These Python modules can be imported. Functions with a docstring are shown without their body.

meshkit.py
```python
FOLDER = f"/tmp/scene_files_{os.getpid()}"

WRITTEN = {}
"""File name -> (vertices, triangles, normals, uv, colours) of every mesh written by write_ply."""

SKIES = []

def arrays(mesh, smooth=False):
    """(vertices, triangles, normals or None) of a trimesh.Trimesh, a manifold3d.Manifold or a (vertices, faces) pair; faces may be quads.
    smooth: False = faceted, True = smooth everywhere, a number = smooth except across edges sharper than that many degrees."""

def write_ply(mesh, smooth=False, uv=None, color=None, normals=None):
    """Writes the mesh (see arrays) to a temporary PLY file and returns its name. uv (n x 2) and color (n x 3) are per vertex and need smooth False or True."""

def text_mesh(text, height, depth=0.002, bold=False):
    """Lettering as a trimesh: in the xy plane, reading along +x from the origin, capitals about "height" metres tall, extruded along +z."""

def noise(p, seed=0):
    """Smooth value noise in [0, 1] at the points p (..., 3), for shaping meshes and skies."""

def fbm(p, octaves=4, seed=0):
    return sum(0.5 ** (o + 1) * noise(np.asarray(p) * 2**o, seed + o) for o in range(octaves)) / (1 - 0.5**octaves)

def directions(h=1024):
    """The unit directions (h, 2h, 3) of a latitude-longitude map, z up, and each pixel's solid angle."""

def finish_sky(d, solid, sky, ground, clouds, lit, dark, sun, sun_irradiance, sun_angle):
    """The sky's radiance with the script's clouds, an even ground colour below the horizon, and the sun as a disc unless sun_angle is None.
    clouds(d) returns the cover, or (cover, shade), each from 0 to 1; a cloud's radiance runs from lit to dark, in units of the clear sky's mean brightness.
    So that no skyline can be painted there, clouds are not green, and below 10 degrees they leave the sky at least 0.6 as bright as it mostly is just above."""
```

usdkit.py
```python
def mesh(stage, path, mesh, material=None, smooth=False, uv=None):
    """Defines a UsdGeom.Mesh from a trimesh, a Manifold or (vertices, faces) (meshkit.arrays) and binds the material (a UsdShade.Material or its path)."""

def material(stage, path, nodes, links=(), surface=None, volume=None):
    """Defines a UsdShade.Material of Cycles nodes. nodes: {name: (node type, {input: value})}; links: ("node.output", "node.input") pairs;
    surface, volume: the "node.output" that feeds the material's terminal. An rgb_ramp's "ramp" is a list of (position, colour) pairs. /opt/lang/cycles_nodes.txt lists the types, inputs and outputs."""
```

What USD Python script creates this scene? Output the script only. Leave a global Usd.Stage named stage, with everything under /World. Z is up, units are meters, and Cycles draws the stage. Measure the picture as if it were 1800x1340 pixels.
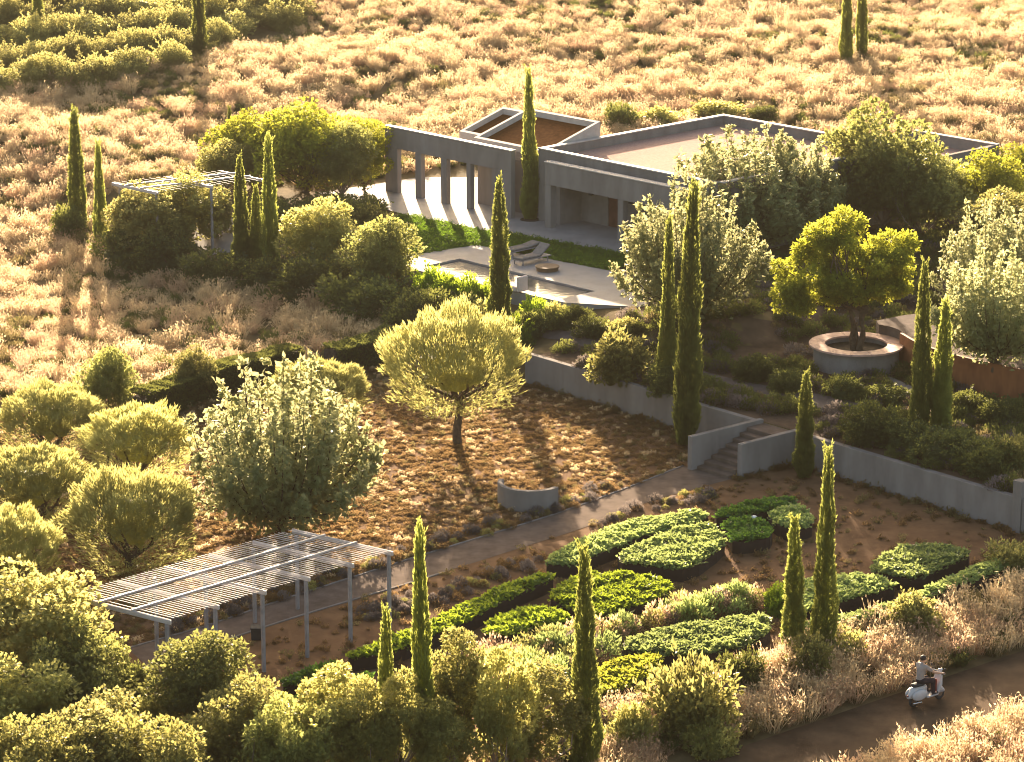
import math, re, random
import numpy as np, trimesh, usdkit, meshkit
import manifold3d as m3
from scipy.spatial import Delaunay
import shapely
from shapely.geometry import Polygon, LineString, Point
from pxr import Usd, UsdGeom, UsdLux, UsdShade, Gf, Sdf, Vt

stage = Usd.Stage.CreateInMemory()
UsdGeom.SetStageUpAxis(stage, 'Z')
UsdGeom.SetStageMetersPerUnit(stage, 1.0)
UsdGeom.Xform.Define(stage, '/World')
UsdGeom.Scope.Define(stage, '/World/Looks')

# ---------------------------------------------------------------- camera, sky, sun, exposure
CAM_H, PITCH, FPX = 38.7, math.radians(15.2), 5500.0
EXPOSURE = 2.15
SUN_EL, SUN_AZ = math.radians(13.0), math.radians(-6.0)     # azimuth measured from +y towards +x
SUN_I, SUN_COL = 1.25, (1.0, 0.78, 0.545)
SKY_STRENGTH = 0.08
HAZE = 0.00002
cam = UsdGeom.Camera.Define(stage, '/World/camera')
cam.CreateHorizontalApertureAttr(36.0)
cam.CreateVerticalApertureAttr(36.0 * 762 / 1024)
cam.CreateFocalLengthAttr(36.0 * FPX / 1800)
cam.CreateClippingRangeAttr(Gf.Vec2f(1, 5000))
cam.CreateExposureAttr(EXPOSURE)
cam.AddTranslateOp().Set(Gf.Vec3d(0, 0, CAM_H))
cam.AddRotateXOp().Set(90 - math.degrees(PITCH))

usdkit.material(stage, '/World/Looks/sky_look', {
    's': ('sky_texture', {'sky_type': 'single_scattering', 'sun_disc': False, 'sun_elevation': SUN_EL, 'sun_rotation': SUN_AZ, 'altitude': 100.0, 'aerosol_density': 5.0, 'ozone_density': 0.2}),
    'b': ('background_shader', {'strength': SKY_STRENGTH})}, [('s.color', 'b.color')], surface='b.background')
dome = UsdLux.DomeLight.Define(stage, '/World/sky')
UsdShade.MaterialBindingAPI.Apply(dome.GetPrim()).Bind(UsdShade.Material.Get(stage, '/World/Looks/sky_look'))
dome.GetPrim().SetCustomDataByKey('kind', 'structure')
sun = UsdLux.DistantLight.Define(stage, '/World/sun')
sun.CreateNormalizeAttr(True); sun.CreateIntensityAttr(SUN_I); sun.CreateAngleAttr(0.5); sun.CreateColorAttr(Gf.Vec3f(*SUN_COL))
sun.AddRotateZOp().Set(-math.degrees(SUN_AZ)); sun.AddRotateXOp().Set(-(90 - math.degrees(SUN_EL)))

# ---------------------------------------------------------------- survey helpers
_fw = np.array([0, math.cos(PITCH), -math.sin(PITCH)]); _up = np.array([0, math.sin(PITCH), math.cos(PITCH)]); _eye = np.array([0, 0, CAM_H])

def P(px, py, z=0.0):
    """world point at height z for a survey sighting on the photograph"""
    d = _fw * FPX + np.array([1., 0, 0]) * (px - 900) + _up * (670 - py)
    return _eye + d * ((z - CAM_H) / d[2])

W0 = np.array([.8, 142.0]); DD = np.array([.65, -.76]); NN = np.array([.76, .65])   # garden axes: along the retaining wall (t), behind it (s)
DD = DD / np.linalg.norm(DD); NN = NN / np.linalg.norm(NN)
HO = P(908, 384, 2.3)[:2]; HU = np.array([.69, -.724]); HV = np.array([.724, .69])    # house axes
HU = HU / np.linalg.norm(HU); HV = HV / np.linalg.norm(HV)

def sst(a, b, x):
    x = np.clip((np.asarray(x, float) - a) / (b - a), 0, 1)
    return x * x * (3 - 2 * x)

def ts(x, y):
    return (x - W0[0]) * DD[0] + (y - W0[1]) * DD[1], (x - W0[0]) * NN[0] + (y - W0[1]) * NN[1]

def ground(x, y):
    x = np.asarray(x, float); y = np.asarray(y, float)
    t, s = ts(x, y)
    a = sst(2, 7, t); up = 1.35 + .95 * np.clip((s - (2.5 + 9.5 * a)) / (4 + 4 * a), 0, 1)
    low = -0.6 * sst(33.8, 37.6, t)
    gd = np.where(s > .15, up, low)
    sm = low + (up - low) * sst(-8, 9, s)
    k = sst(-3.0, -.3, t)
    h = sm * (1 - k) + gd * k
    hill = np.logaddexp(0, (y - 186) / 4) * 4 * 0.075
    hc = UV(1, 5)
    nat = sst(6, 20, np.abs(y - 160)) * sst(4, 14, -t + np.maximum(0, y - 182) * 1.2) * sst(17, 28, np.hypot(x - hc[0], y - hc[1]))
    bump = (meshkit.noise(np.stack([x / 9, y / 9, x * 0], -1), 3) - .5) * .9 * nat
    return h + hill + bump

def G(px, py):
    """the ground point under a sighting"""
    z = 0.0
    lo, hi = 60.0, 420.0
    d = _fw * FPX + np.array([1., 0, 0]) * (px - 900) + _up * (670 - py)
    k = np.linspace(70, 400, 1600) / d[1]
    pts = _eye + d[None] * k[:, None]
    below = pts[:, 2] <= ground(pts[:, 0], pts[:, 1])
    i = int(np.argmax(below)) if below.any() else len(k) - 1
    return pts[i]

def TS(t, s):
    p = W0 + DD * t + NN * s
    return np.array([p[0], p[1]])

def UV(u, v):
    p = HO + HU * u + HV * v
    return np.array([p[0], p[1]])

# ---------------------------------------------------------------- prim helpers
_used = {}
def numbered(parent, name):
    key = (parent, name)
    k = _used.get(key, 0); _used[key] = k + 1
    return name if k == 0 else f'{name}_{k:03d}'

def path_of(parent):
    return '/World' if parent is None else str(parent.GetPath())

def tag(prim, label=None, cat=None, group=None, kind=None):
    for k, v in (('label', label), ('category', cat), ('group', group), ('kind', kind)):
        if v: prim.SetCustomDataByKey(k, v)
    return prim

def obj(name, mesh, mat, parent=None, smooth=False):
    pp = path_of(parent)
    m = usdkit.mesh(stage, f'{pp}/{numbered(pp, name)}', mesh, f'/World/Looks/{mat}', smooth)
    m.CreateDoubleSidedAttr(True)
    return m.GetPrim()

def struct(name, mesh, mat, parent=None, smooth=False):
    return tag(obj(name, mesh, mat, parent, smooth), kind='structure')

def thing(name, label, cat, loc=(0, 0, 0), rotz=0.0, group=None, scale=None, src=None, lean=0.0):
    x = UsdGeom.Xform.Define(stage, '/World/' + numbered('/World', name))
    x.AddTranslateOp().Set(Gf.Vec3d(*map(float, loc)))
    if rotz: x.AddRotateZOp().Set(math.degrees(rotz))
    if lean: x.AddRotateXOp().Set(lean)
    if scale is not None: x.AddScaleOp().Set(Gf.Vec3f(*map(float, scale)))
    p = x.GetPrim()
    if src is not None:
        p.GetReferences().AddInternalReference(src); p.SetInstanceable(True)
    return tag(p, label, cat, group)

lib = stage.CreateClassPrim('/World/plant_library')
def proto(name):
    pth = '/World/plant_library/' + numbered('/World/plant_library', name)
    return UsdGeom.Xform.Define(stage, pth).GetPrim()

# ---------------------------------------------------------------- materials
def leaf(name, cols, trans, fac=.45, rough=.55, vary=.25, spec=.25):
    """leaves: several tones shared out leaf by leaf, light passing through"""
    n = len(cols)
    usdkit.material(stage, f'/World/Looks/{name}', {
        'g': ('geometry', {}), 'oi': ('object_info', {}),
        'r': ('rgb_ramp', {'ramp': [((i + .5) / n, c) for i, c in enumerate(cols)], 'interpolate': True}),
        'v': ('map_range', {'from_min': 0.0, 'from_max': 1.0, 'to_min': 1 - vary, 'to_max': 1 + vary}),
        'h': ('hsv', {'hue': .5, 'saturation': 1.0}), 'h2': ('hsv', {'hue': .5, 'saturation': 1.0}),
        'tm': ('mix', {'mix_type': 'mix', 'fac': .35, 'color1': trans}),
        'd': ('principled_bsdf', {'roughness': rough, 'specular_ior_level': spec}),
        't': ('translucent_bsdf', {}), 'm': ('mix_closure', {'fac': fac})},
        [('g.random_per_island', 'r.fac'), ('oi.random', 'v.value'), ('v.result', 'h.value'), ('r.color', 'h.color'),
         ('h.color', 'tm.color2'), ('tm.color', 'h2.color'), ('v.result', 'h2.value'),
         ('h.color', 'd.base_color'), ('h2.color', 't.color'), ('d.BSDF', 'm.closure1'), ('t.BSDF', 'm.closure2')], surface='m.closure')

def solid(name, c1, c2, scale=1.5, rough=.8, bump=0.0, bscale=20., metallic=0.0, spec=.3, detail=5.0, streak=None):
    nodes = {'g': ('geometry', {}), 'mp': ('mapping', {'scale': (1, 1, streak or 1)}), 'n': ('noise_texture', {'scale': scale, 'detail': detail, 'roughness': .6}),
             'r': ('rgb_ramp', {'ramp': [(.3, c1), (.7, c2)]}), 'p': ('principled_bsdf', {'roughness': rough, 'metallic': metallic, 'specular_ior_level': spec if rough < .85 else .03})}
    links = [('g.position', 'mp.vector'), ('mp.vector', 'n.vector'), ('n.fac', 'r.fac'), ('r.color', 'p.base_color')]
    if bump:
        nodes |= {'n2': ('noise_texture', {'scale': bscale, 'detail': 4.0}), 'b': ('bump', {'strength': bump, 'distance': .03})}
        links += [('g.position', 'n2.vector'), ('n2.fac', 'b.height'), ('b.normal', 'p.normal')]
    usdkit.material(stage, f'/World/Looks/{name}', nodes, links, surface='p.BSDF')

solid('concrete', (.165, .142, .126), (.235, .206, .186), 1.1, .85, .15, 14, streak=.25)
solid('pale_concrete', (.235, .208, .192), (.30, .27, .25), .8, .8, .1, 10)
solid('coping', (.36, .315, .28), (.46, .405, .36), 3, .75, .1, 20)
solid('pink_stone', (.40, .24, .18), (.54, .34, .27), 3, .75, .1, 20)
solid('roof_gravel', (.30, .19, .155), (.42, .275, .225), 9, .95, .5, 40)
solid('brown_gravel', (.085, .03, .007), (.15, .056, .014), 6, .95, .4, 30)
solid('earth', (.07, .046, .03), (.13, .085, .055), .7, .95, .6, 12)
solid('field_soil', (.07, .055, .024), (.20, .14, .07), .5, .95, .6, 8)
solid('garden_earth', (.125, .066, .034), (.21, .118, .06), .9, .95, .6, 14)
solid('path_gravel', (.105, .074, .056), (.165, .12, .094), 1.6, .95, .4, 30)
solid('upper_gravel', (.10, .078, .068), (.16, .125, .11), 1.6, .95, .4, 30)
solid('asphalt', (.055, .034, .02), (.125, .08, .046), .6, .9, .3, 25)
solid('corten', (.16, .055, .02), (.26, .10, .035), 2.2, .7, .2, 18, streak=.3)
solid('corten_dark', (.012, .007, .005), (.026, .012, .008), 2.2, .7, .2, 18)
solid('rust_earth', (.15, .06, .028), (.21, .09, .04), 1.2, .95, .3, 20)
solid('white_wood', (.36, .31, .28), (.55, .48, .43), 2.5, .6, .15, 30)
solid('grey_post', (.2, .18, .175), (.29, .265, .255), 2.5, .7, .15, 30)
solid('bark', (.06, .042, .028), (.13, .09, .06), 6, .9, .6, 25)
solid('pale_bark', (.16, .12, .09), (.26, .2, .15), 6, .9, .6, 25)
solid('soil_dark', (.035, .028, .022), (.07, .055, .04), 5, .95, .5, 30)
solid('door_wood', (.075, .028, .018), (.12, .045, .028), 3, .5, 0, 10)
solid('dark_metal', (.025, .024, .026), (.045, .043, .045), 3, .5, 0, 10)
solid('fabric', (.13, .118, .11), (.18, .165, .155), 8, .9, .2, 60)
solid('pink_fabric', (.55, .44, .40), (.62, .5, .45), 8, .9, .2, 60)
solid('wicker', (.11, .065, .035), (.18, .11, .06), 12, .8, .5, 60)
solid('white_paint', (.36, .345, .335), (.42, .405, .395), 3, .3, 0, 10, spec=.5)
solid('red_paint', (.16, .03, .025), (.2, .045, .03), 3, .4, 0, 10, spec=.5)
solid('rubber', (.018, .018, .02), (.03, .03, .03), 3, .7, 0, 10)
solid('chrome', (.5, .5, .5), (.6, .6, .6), 3, .25, 0, 10, metallic=1.0)
solid('skin', (.42, .25, .17), (.46, .28, .19), 8, .55, 0, 10)
solid('shirt', (.24, .21, .19), (.3, .265, .24), 8, .9, .2, 40)
solid('trousers', (.022, .018, .022), (.04, .03, .035), 8, .9, .2, 40)
solid('hair', (.015, .011, .009), (.035, .025, .02), 20, .6, .4, 60)
solid('white_stone', (.62, .58, .54), (.72, .68, .64), 5, .7, .2, 20)
solid('curtain', (.45, .2, .12), (.52, .25, .15), 3, .9, 0, 10)
usdkit.material(stage, '/World/Looks/lawn_base', {'g': ('geometry', {}), 'n': ('noise_texture', {'scale': 1.2, 'detail': 6.0}), 'r': ('rgb_ramp', {'ramp': [(.3, (.030, .062, .010)), (.7, (.065, .105, .016))]}),
    'p': ('principled_bsdf', {'roughness': .8, 'specular_ior_level': .15}), 'n2': ('noise_texture', {'scale': 40.0}), 'b': ('bump', {'strength': .6, 'distance': .04})},
    [('g.position', 'n.vector'), ('n.fac', 'r.fac'), ('r.color', 'p.base_color'), ('g.position', 'n2.vector'), ('n2.fac', 'b.height'), ('b.normal', 'p.normal')], surface='p.BSDF')
usdkit.material(stage, '/World/Looks/pool_water', {'g': ('geometry', {}), 'n': ('noise_texture', {'scale': 3.0, 'detail': 2.0}), 'b': ('bump', {'strength': .12, 'distance': .03}),
    'p': ('principled_bsdf', {'base_color': (.075, .075, .08), 'roughness': .08, 'ior': 1.33})}, [('g.position', 'n.vector'), ('n.fac', 'b.height'), ('b.normal', 'p.normal')], surface='p.BSDF')
usdkit.material(stage, '/World/Looks/pane', {'f': ('fresnel', {'IOR': 1.5}), 't': ('transparent_bsdf', {'color': (.75, .75, .75)}), 'gl': ('glossy_bsdf', {'roughness': .03}), 'm': ('mix_closure', {})},
    [('f.fac', 'm.fac'), ('t.BSDF', 'm.closure1'), ('gl.BSDF', 'm.closure2')], surface='m.closure')

leaf('cypress_leaf', [(.09, .115, .026), (.125, .155, .036), (.165, .19, .048), (.135, .135, .045)], (.70, .74, .18), .5)
leaf('pine_leaf', [(.115, .13, .04), (.15, .165, .052), (.195, .2, .068), (.17, .155, .065)], (.82, .77, .27), .53)
leaf('silver_leaf', [(.12, .165, .06), (.16, .2, .075), (.24, .27, .13), (.44, .43, .29), (.19, .215, .085)], (.80, .77, .40), .5, .42)
leaf('citrus_leaf', [(.11, .145, .02), (.15, .185, .026), (.2, .22, .03), (.24, .235, .034)], (.80, .80, .09), .53)
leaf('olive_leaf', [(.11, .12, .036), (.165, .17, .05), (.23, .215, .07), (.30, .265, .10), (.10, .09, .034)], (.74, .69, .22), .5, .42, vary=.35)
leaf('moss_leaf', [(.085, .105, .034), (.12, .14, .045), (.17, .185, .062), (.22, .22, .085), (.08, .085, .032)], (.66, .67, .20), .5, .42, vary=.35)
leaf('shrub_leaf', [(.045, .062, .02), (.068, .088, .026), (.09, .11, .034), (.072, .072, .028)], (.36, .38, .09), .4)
leaf('grove_leaf', [(.12, .135, .04), (.155, .165, .05), (.19, .185, .065), (.16, .145, .055)], (.78, .71, .25), .52)
leaf('bright_leaf', [(.075, .135, .014), (.115, .185, .018), (.165, .235, .024), (.22, .265, .03)], (.60, .74, .06), .48, .4, spec=.4)
leaf('dark_bed_leaf', [(.03, .08, .014), (.05, .105, .018), (.07, .13, .022)], (.24, .44, .05), .42, .4, spec=.4)
leaf('pale_bed_leaf', [(.10, .155, .04), (.15, .21, .062), (.22, .275, .1), (.32, .34, .17)], (.60, .70, .23), .45, .36, spec=.5)
leaf('lavender_leaf', [(.085, .076, .084), (.125, .115, .12), (.16, .14, .125), (.11, .125, .08)], (.36, .30, .26), .42)
leaf('straw', [(.54, .40, .22), (.67, .52, .315), (.76, .61, .40), (.58, .41, .235)], (.93, .73, .47), .5, .8, .15, .1)
leaf('rosy_straw', [(.48, .32, .19), (.59, .41, .26), (.66, .48, .32), (.48, .29, .16)], (.84, .60, .40), .5, .8, .18, .1)
leaf('olive_straw', [(.13, .11, .045), (.22, .17, .07), (.32, .235, .11), (.15, .12, .05)], (.48, .38, .17), .45, .8, .2, .1)
leaf('brown_litter', [(.13, .075, .032), (.21, .125, .055), (.29, .185, .08), (.36, .24, .11)], (.50, .33, .15), .42, .8, .2, .1)
leaf('green_blade', [(.035, .08, .01), (.055, .11, .014), (.075, .14, .018)], (.26, .44, .035), .45, .6)

# ---------------------------------------------------------------- mesh helpers
def cat(parts):
    vs, fs, n = [], [], 0
    for v, f in parts:
        vs.append(v); fs.append(np.asarray(f) + n); n += len(v)
    return np.vstack(vs), np.vstack(fs)

def vf(m):
    return np.asarray(m.vertices), np.asarray(m.faces)

def box(x0, x1, y0, y1, z0, z1):
    m = trimesh.creation.box([x1 - x0, y1 - y0, z1 - z0]); m.apply_translation([(x0 + x1) / 2, (y0 + y1) / 2, (z0 + z1) / 2])
    return vf(m)

def cbox(x0, x1, y0, y1, z0, z1, c=.012):
    """box with chamfered edges"""
    pts = []
    for sx, X in ((1, x0), (-1, x1)):
        for sy, Y in ((1, y0), (-1, y1)):
            for sz, Z in ((1, z0), (-1, z1)):
                pts += [[X, Y + sy * c, Z + sz * c], [X + sx * c, Y, Z + sz * c], [X + sx * c, Y + sy * c, Z]]
    m = m3.Manifold.hull_points(np.array(pts, float)).to_mesh()
    return m.vert_properties[:, :3], m.tri_verts

def frame_box(p0, p1, w, z0, z1, side=0.0, c=.012):
    """upright slab from plan point p0 to p1, width w centred on (or shifted by side from) that line"""
    p0 = np.asarray(p0[:2], float); p1 = np.asarray(p1[:2], float); L = np.linalg.norm(p1 - p0); a = (p1 - p0) / L; b = np.array([-a[1], a[0]])
    v, f = cbox(0, L, side - w / 2, side + w / 2, z0, z1, c)
    return np.column_stack([p0[0] + v[:, 0] * a[0] + v[:, 1] * b[0], p0[1] + v[:, 0] * a[1] + v[:, 1] * b[1], v[:, 2]]), f

def tube(pts, rad, n=7):
    p = np.asarray(pts, float); r = np.broadcast_to(np.asarray(rad, float), (len(p),))
    t = np.gradient(p, axis=0); t /= np.linalg.norm(t, axis=1, keepdims=True) + 1e-9
    ref = np.where(np.abs(t[:, 2:]) < .9, [[0, 0, 1.]], [[1., 0, 0]])
    a = np.cross(t, ref); a /= np.linalg.norm(a, axis=1, keepdims=True) + 1e-9; b = np.cross(t, a)
    g = np.arange(n) * 2 * np.pi / n
    v = p[:, None] + r[:, None, None] * (np.cos(g)[None, :, None] * a[:, None] + np.sin(g)[None, :, None] * b[:, None])
    i, j = np.meshgrid(np.arange(len(p) - 1), np.arange(n), indexing='ij')
    q = np.stack([i * n + j, i * n + (j + 1) % n, (i + 1) * n + (j + 1) % n, (i + 1) * n + j], -1).reshape(-1, 4)
    f = np.vstack([q[:, [0, 1, 2]], q[:, [0, 2, 3]]])
    v = v.reshape(-1, 3)
    k = len(v); v = np.vstack([v, p[:1], p[-1:]])
    ends = [[k, (j + 1) % n, j] for j in range(n)] + [[k + 1, (len(p) - 1) * n + j, (len(p) - 1) * n + (j + 1) % n] for j in range(n)]
    return v, np.vstack([f, ends])

def unit(a):
    return a / (np.linalg.norm(a, axis=-1, keepdims=True) + 1e-9)

def leaves(c, d, L, W, rng, fold=.18):
    """one folded diamond per leaf"""
    n = len(c); d = unit(d); s = unit(np.cross(d, rng.normal(size=(n, 3)))); nr = np.cross(d, s)
    L = np.broadcast_to(L, (n,))[:, None]; W = np.broadcast_to(W, (n,))[:, None]
    mid = c + d * L * .45 + nr * W * fold
    v = np.stack([c, mid + s * W / 2, c + d * L, mid - s * W / 2], 1).reshape(-1, 3)
    k = np.arange(n)[:, None] * 4
    return v, np.vstack([k + [0, 1, 2], k + [0, 2, 3]])

def sphere_dirs(n, rng):
    return unit(rng.normal(size=(n, 3)))

def lump(m, amp, freq, seed):
    v = np.asarray(m[0], float); nrm = unit(v - v.mean(0))
    return v + nrm * ((meshkit.noise(v * freq + 50, seed) - .5) * 2 * amp)[:, None], m[1]

# ---------------------------------------------------------------- plant prototypes
def make_cypress(seed, h=8.0, r=.46, n=9000):
    g = np.random.default_rng(seed)
    def prof(t):
        return r * np.minimum(1, .45 + t * 4) * np.power(np.clip(1 - t, 0, 1), .62) * 1.08 + .015
    t = 1 - np.power(g.random(n), .62) ; t = np.clip(t * .99, .012, 1)
    a = g.random(n) * 2 * np.pi
    lum = 1 + .95 * (meshkit.noise(np.stack([np.cos(a) * 1.6 + 9, np.sin(a) * 1.6 + 9, t * h * 1.3], -1), seed) - .5)
    rr = prof(t) * lum * (.72 + .32 * g.random(n))
    c = np.stack([rr * np.cos(a), rr * np.sin(a), t * h], -1)
    d = np.stack([np.cos(a) * .42, np.sin(a) * .42, np.ones(n)], -1) + g.normal(size=(n, 3)) * .22
    lv = leaves(c, d, .10 + .17 * g.random(n), .04 + .045 * g.random(n), g)
    z = np.linspace(.02, .97, 16); core = tube(np.stack([z * 0, z * 0, z * h], -1), prof(z) * .45, 9)
    for k in range(16):                                   # loose side shoots and a forked tip
        t0 = .08 + .9 * g.random() if k > 2 else .93 + .02 * k; aa = g.random() * 6.283; m = 26; L_ = (.25 + .3 * g.random()) * (1 if k > 2 else 1.3)
        o = np.array([math.cos(aa), math.sin(aa), 0]); p0 = o * prof(t0) * (.85 if k > 2 else .4) + [0, 0, t0 * h]; dr = unit(o * .35 + [0, 0, 1.0])
        q = p0 + dr * (g.random(m) * L_)[:, None] + g.normal(size=(m, 3)) * .025; l2 = leaves(q, np.tile(dr, (m, 1)) + g.normal(size=(m, 3)) * .3, .1 + .1 * g.random(m), .035 + .03 * g.random(m), g); lv = cat([lv, l2])
    x = proto('cypress')
    obj('trunk', tube([[0, 0, -.3], [0, 0, .5], [0, 0, 1.2]], [.09, .08, .06]), 'bark', x)
    obj('crown', cat([lv, lump(core, .08, 1.5, seed)]), 'cypress_leaf', x)
    return x.GetPath(), h, 2 * r

def limb_set(g, base, tips, r0, r1):
    out = []
    for tip in tips:
        m = base * .45 + tip * .55 + g.normal(size=3) * .12 * np.linalg.norm(tip - base); m[2] = base[2] + (tip[2] - base[2]) * .45
        out.append(tube(np.array([base, (base + m) / 2 + g.normal(size=3) * .03, m, tip]), [r0, r0 * .85, (r0 + r1) / 2, r1], 6))
    return out

def trunk_mesh(g, h, r, lean=.06, flare=1.5):
    z = np.linspace(-.3, h, 6); w = np.cumsum(g.normal(size=(6, 2)) * lean, 0); w -= w[1]
    return tube(np.column_stack([w, z]), np.linspace(r * flare, r * .8, 6), 8), np.array([w[-1, 0], w[-1, 1], h - .05])

def make_dome(seed, h=5.0, w=5.0, trunk=1.7, n=15000, low=.15, name='dome_tree'):
    """clipped-looking dome of fine upright needles"""
    g = np.random.default_rng(seed)
    R = w / 2; zc = trunk + (h - trunk) * (.36 if trunk > 1 else .47); bt = h - zc; bb = (zc - trunk) * (1 + low) + (.25 if trunk > 1 else .45)
    dd = sphere_dirs(n, g); dd[:, 2] = np.where(g.random(n) < .62, np.abs(dd[:, 2]), dd[:, 2])
    lm = (.70 + .60 * meshkit.fbm(dd * 2.9 + 30, 3, seed) if trunk > 1 else .60 + .80 * meshkit.fbm(dd * 2.9 + 30, 3, seed)) + .30 * (meshkit.noise(dd * 7 + 11, seed + 5) - .5)
    rad = lm * (.78 + .24 * np.sqrt(g.random(n)))
    sc = np.stack([np.full(n, R), np.full(n, R), np.where(dd[:, 2] > 0, bt, bb)], -1)
    c = dd * sc * rad[:, None] + [0, 0, zc]; c[:, 2] = np.maximum(c[:, 2], .05)
    d = dd * .7 + [0, 0, .75] + g.normal(size=(n, 3)) * .25
    lv = leaves(c, d, .16 + .18 * g.random(n), .035 + .03 * g.random(n), g)
    core = vf(trimesh.creation.icosphere(3, 1.0)); cv = core[0]
    core = (cv * (.5 + .5 * (meshkit.fbm(cv * 2.6 + 30, 3, seed) - .5))[:, None] * np.stack([np.full(len(cv), R), np.full(len(cv), R), np.where(cv[:, 2] > 0, bt, bb * .8)], -1) * .92 + [0, 0, zc], core[1])
    x = proto(name)
    tm, top = trunk_mesh(g, trunk + .1, .15)
    tips = [np.array([R * .6 * math.cos(a), R * .6 * math.sin(a), zc + .1]) for a in np.linspace(0, 6.28, 8)[:-1] + g.random()]
    obj('trunk', cat([tm] + limb_set(g, top, tips, .08, .03)), 'bark', x)
    obj('crown', cat([lv, core]), 'pine_leaf', x)
    return x.GetPath(), h, w

def make_silver(seed, h=5.0, w=6.0, stems=72, n=12500):
    g = np.random.default_rng(seed); tubes, C, D = [], [], []
    for k in range(stems):
        a = g.random() * 2 * np.pi; f = math.sqrt((k + .5) / stems)
        top = np.array([math.cos(a) * w / 2 * f, math.sin(a) * w / 2 * f, h * (1.0 - .58 * f ** 2.4) * (.74 + .36 * g.random())])
        b0 = np.array([math.cos(a) * .12, math.sin(a) * .12, .4])
        mid = b0 + (top - b0) * [.92, .92, .36]
        tt = np.linspace(0, 1, 9)[:, None]
        crv = (1 - tt) ** 2 * b0 + 2 * tt * (1 - tt) * mid + tt ** 2 * top
        tubes.append(tube(crv[::2], np.linspace(.035, .008, 5), 4))
        m = int(n / stems); u = .12 + .9 * g.random(m) ** .8; uu = np.clip(u, 0, 1)[:, None]
        q = (1 - uu) ** 2 * b0 + 2 * uu * (1 - uu) * mid + uu ** 2 * top
        rr = (.34 - .28 * u)[:, None]
        q = q + g.normal(size=(m, 3)) * rr * [1, 1, .9]
        q[:, 2] = np.maximum(q[:, 2], .12)
        C.append(q); D.append(g.normal(size=(m, 3)) + [0, 0, .5])
    C = np.vstack(C); D = np.vstack(D)
    x = proto('silver_tree')
    obj('trunk', cat([trunk_mesh(g, .5, .16)[0]] + tubes), 'bark', x)
    obj('crown', leaves(C, D, .13 + .14 * g.random(len(C)), .10 + .08 * g.random(len(C)), g), 'silver_leaf', x)
    return x.GetPath(), h, w

def make_lobed(seed, mat, lobes, n=20000, trunk=1.9):
    g = np.random.default_rng(seed); C, D, cen = [], [], []
    for (cx, cy, cz, rx, rz) in lobes:
        for k in range(int(12 * rx ** 1.6) + 5):
            dd = sphere_dirs(1, g)[0]; p = np.array([cx, cy, cz]) + dd * [rx, rx, rz] * (.55 + .5 * g.random()); cen.append(p); s = .26 + .34 * g.random()
            m = int(300 * (s / .5) ** 2); d2 = sphere_dirs(m, g); C.append(p + d2 * s * (.4 + .65 * g.random(m))[:, None] * [1, 1, .8]); D.append(d2 + g.normal(size=(m, 3)) * .6)
    C = np.vstack(C); D = np.vstack(D); cen = np.array(cen)
    x = proto('citrus_tree'); parts = []
    for k in range(4):
        tm, top = trunk_mesh(g, trunk, .085, .07); o = np.array([math.cos(k * 1.7) * .17, math.sin(k * 1.7) * .17, 0]); parts.append((tm[0] + o, tm[1])); parts += limb_set(g, top + o, cen[k::4][:14], .06, .016)
    obj('trunk', cat(parts), 'bark', x)
    obj('crown', leaves(C, D, .12 + .08 * g.random(len(C)), .085 + .05 * g.random(len(C)), g), mat, x)
    return x.GetPath(), 6.3, 6.6

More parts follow.
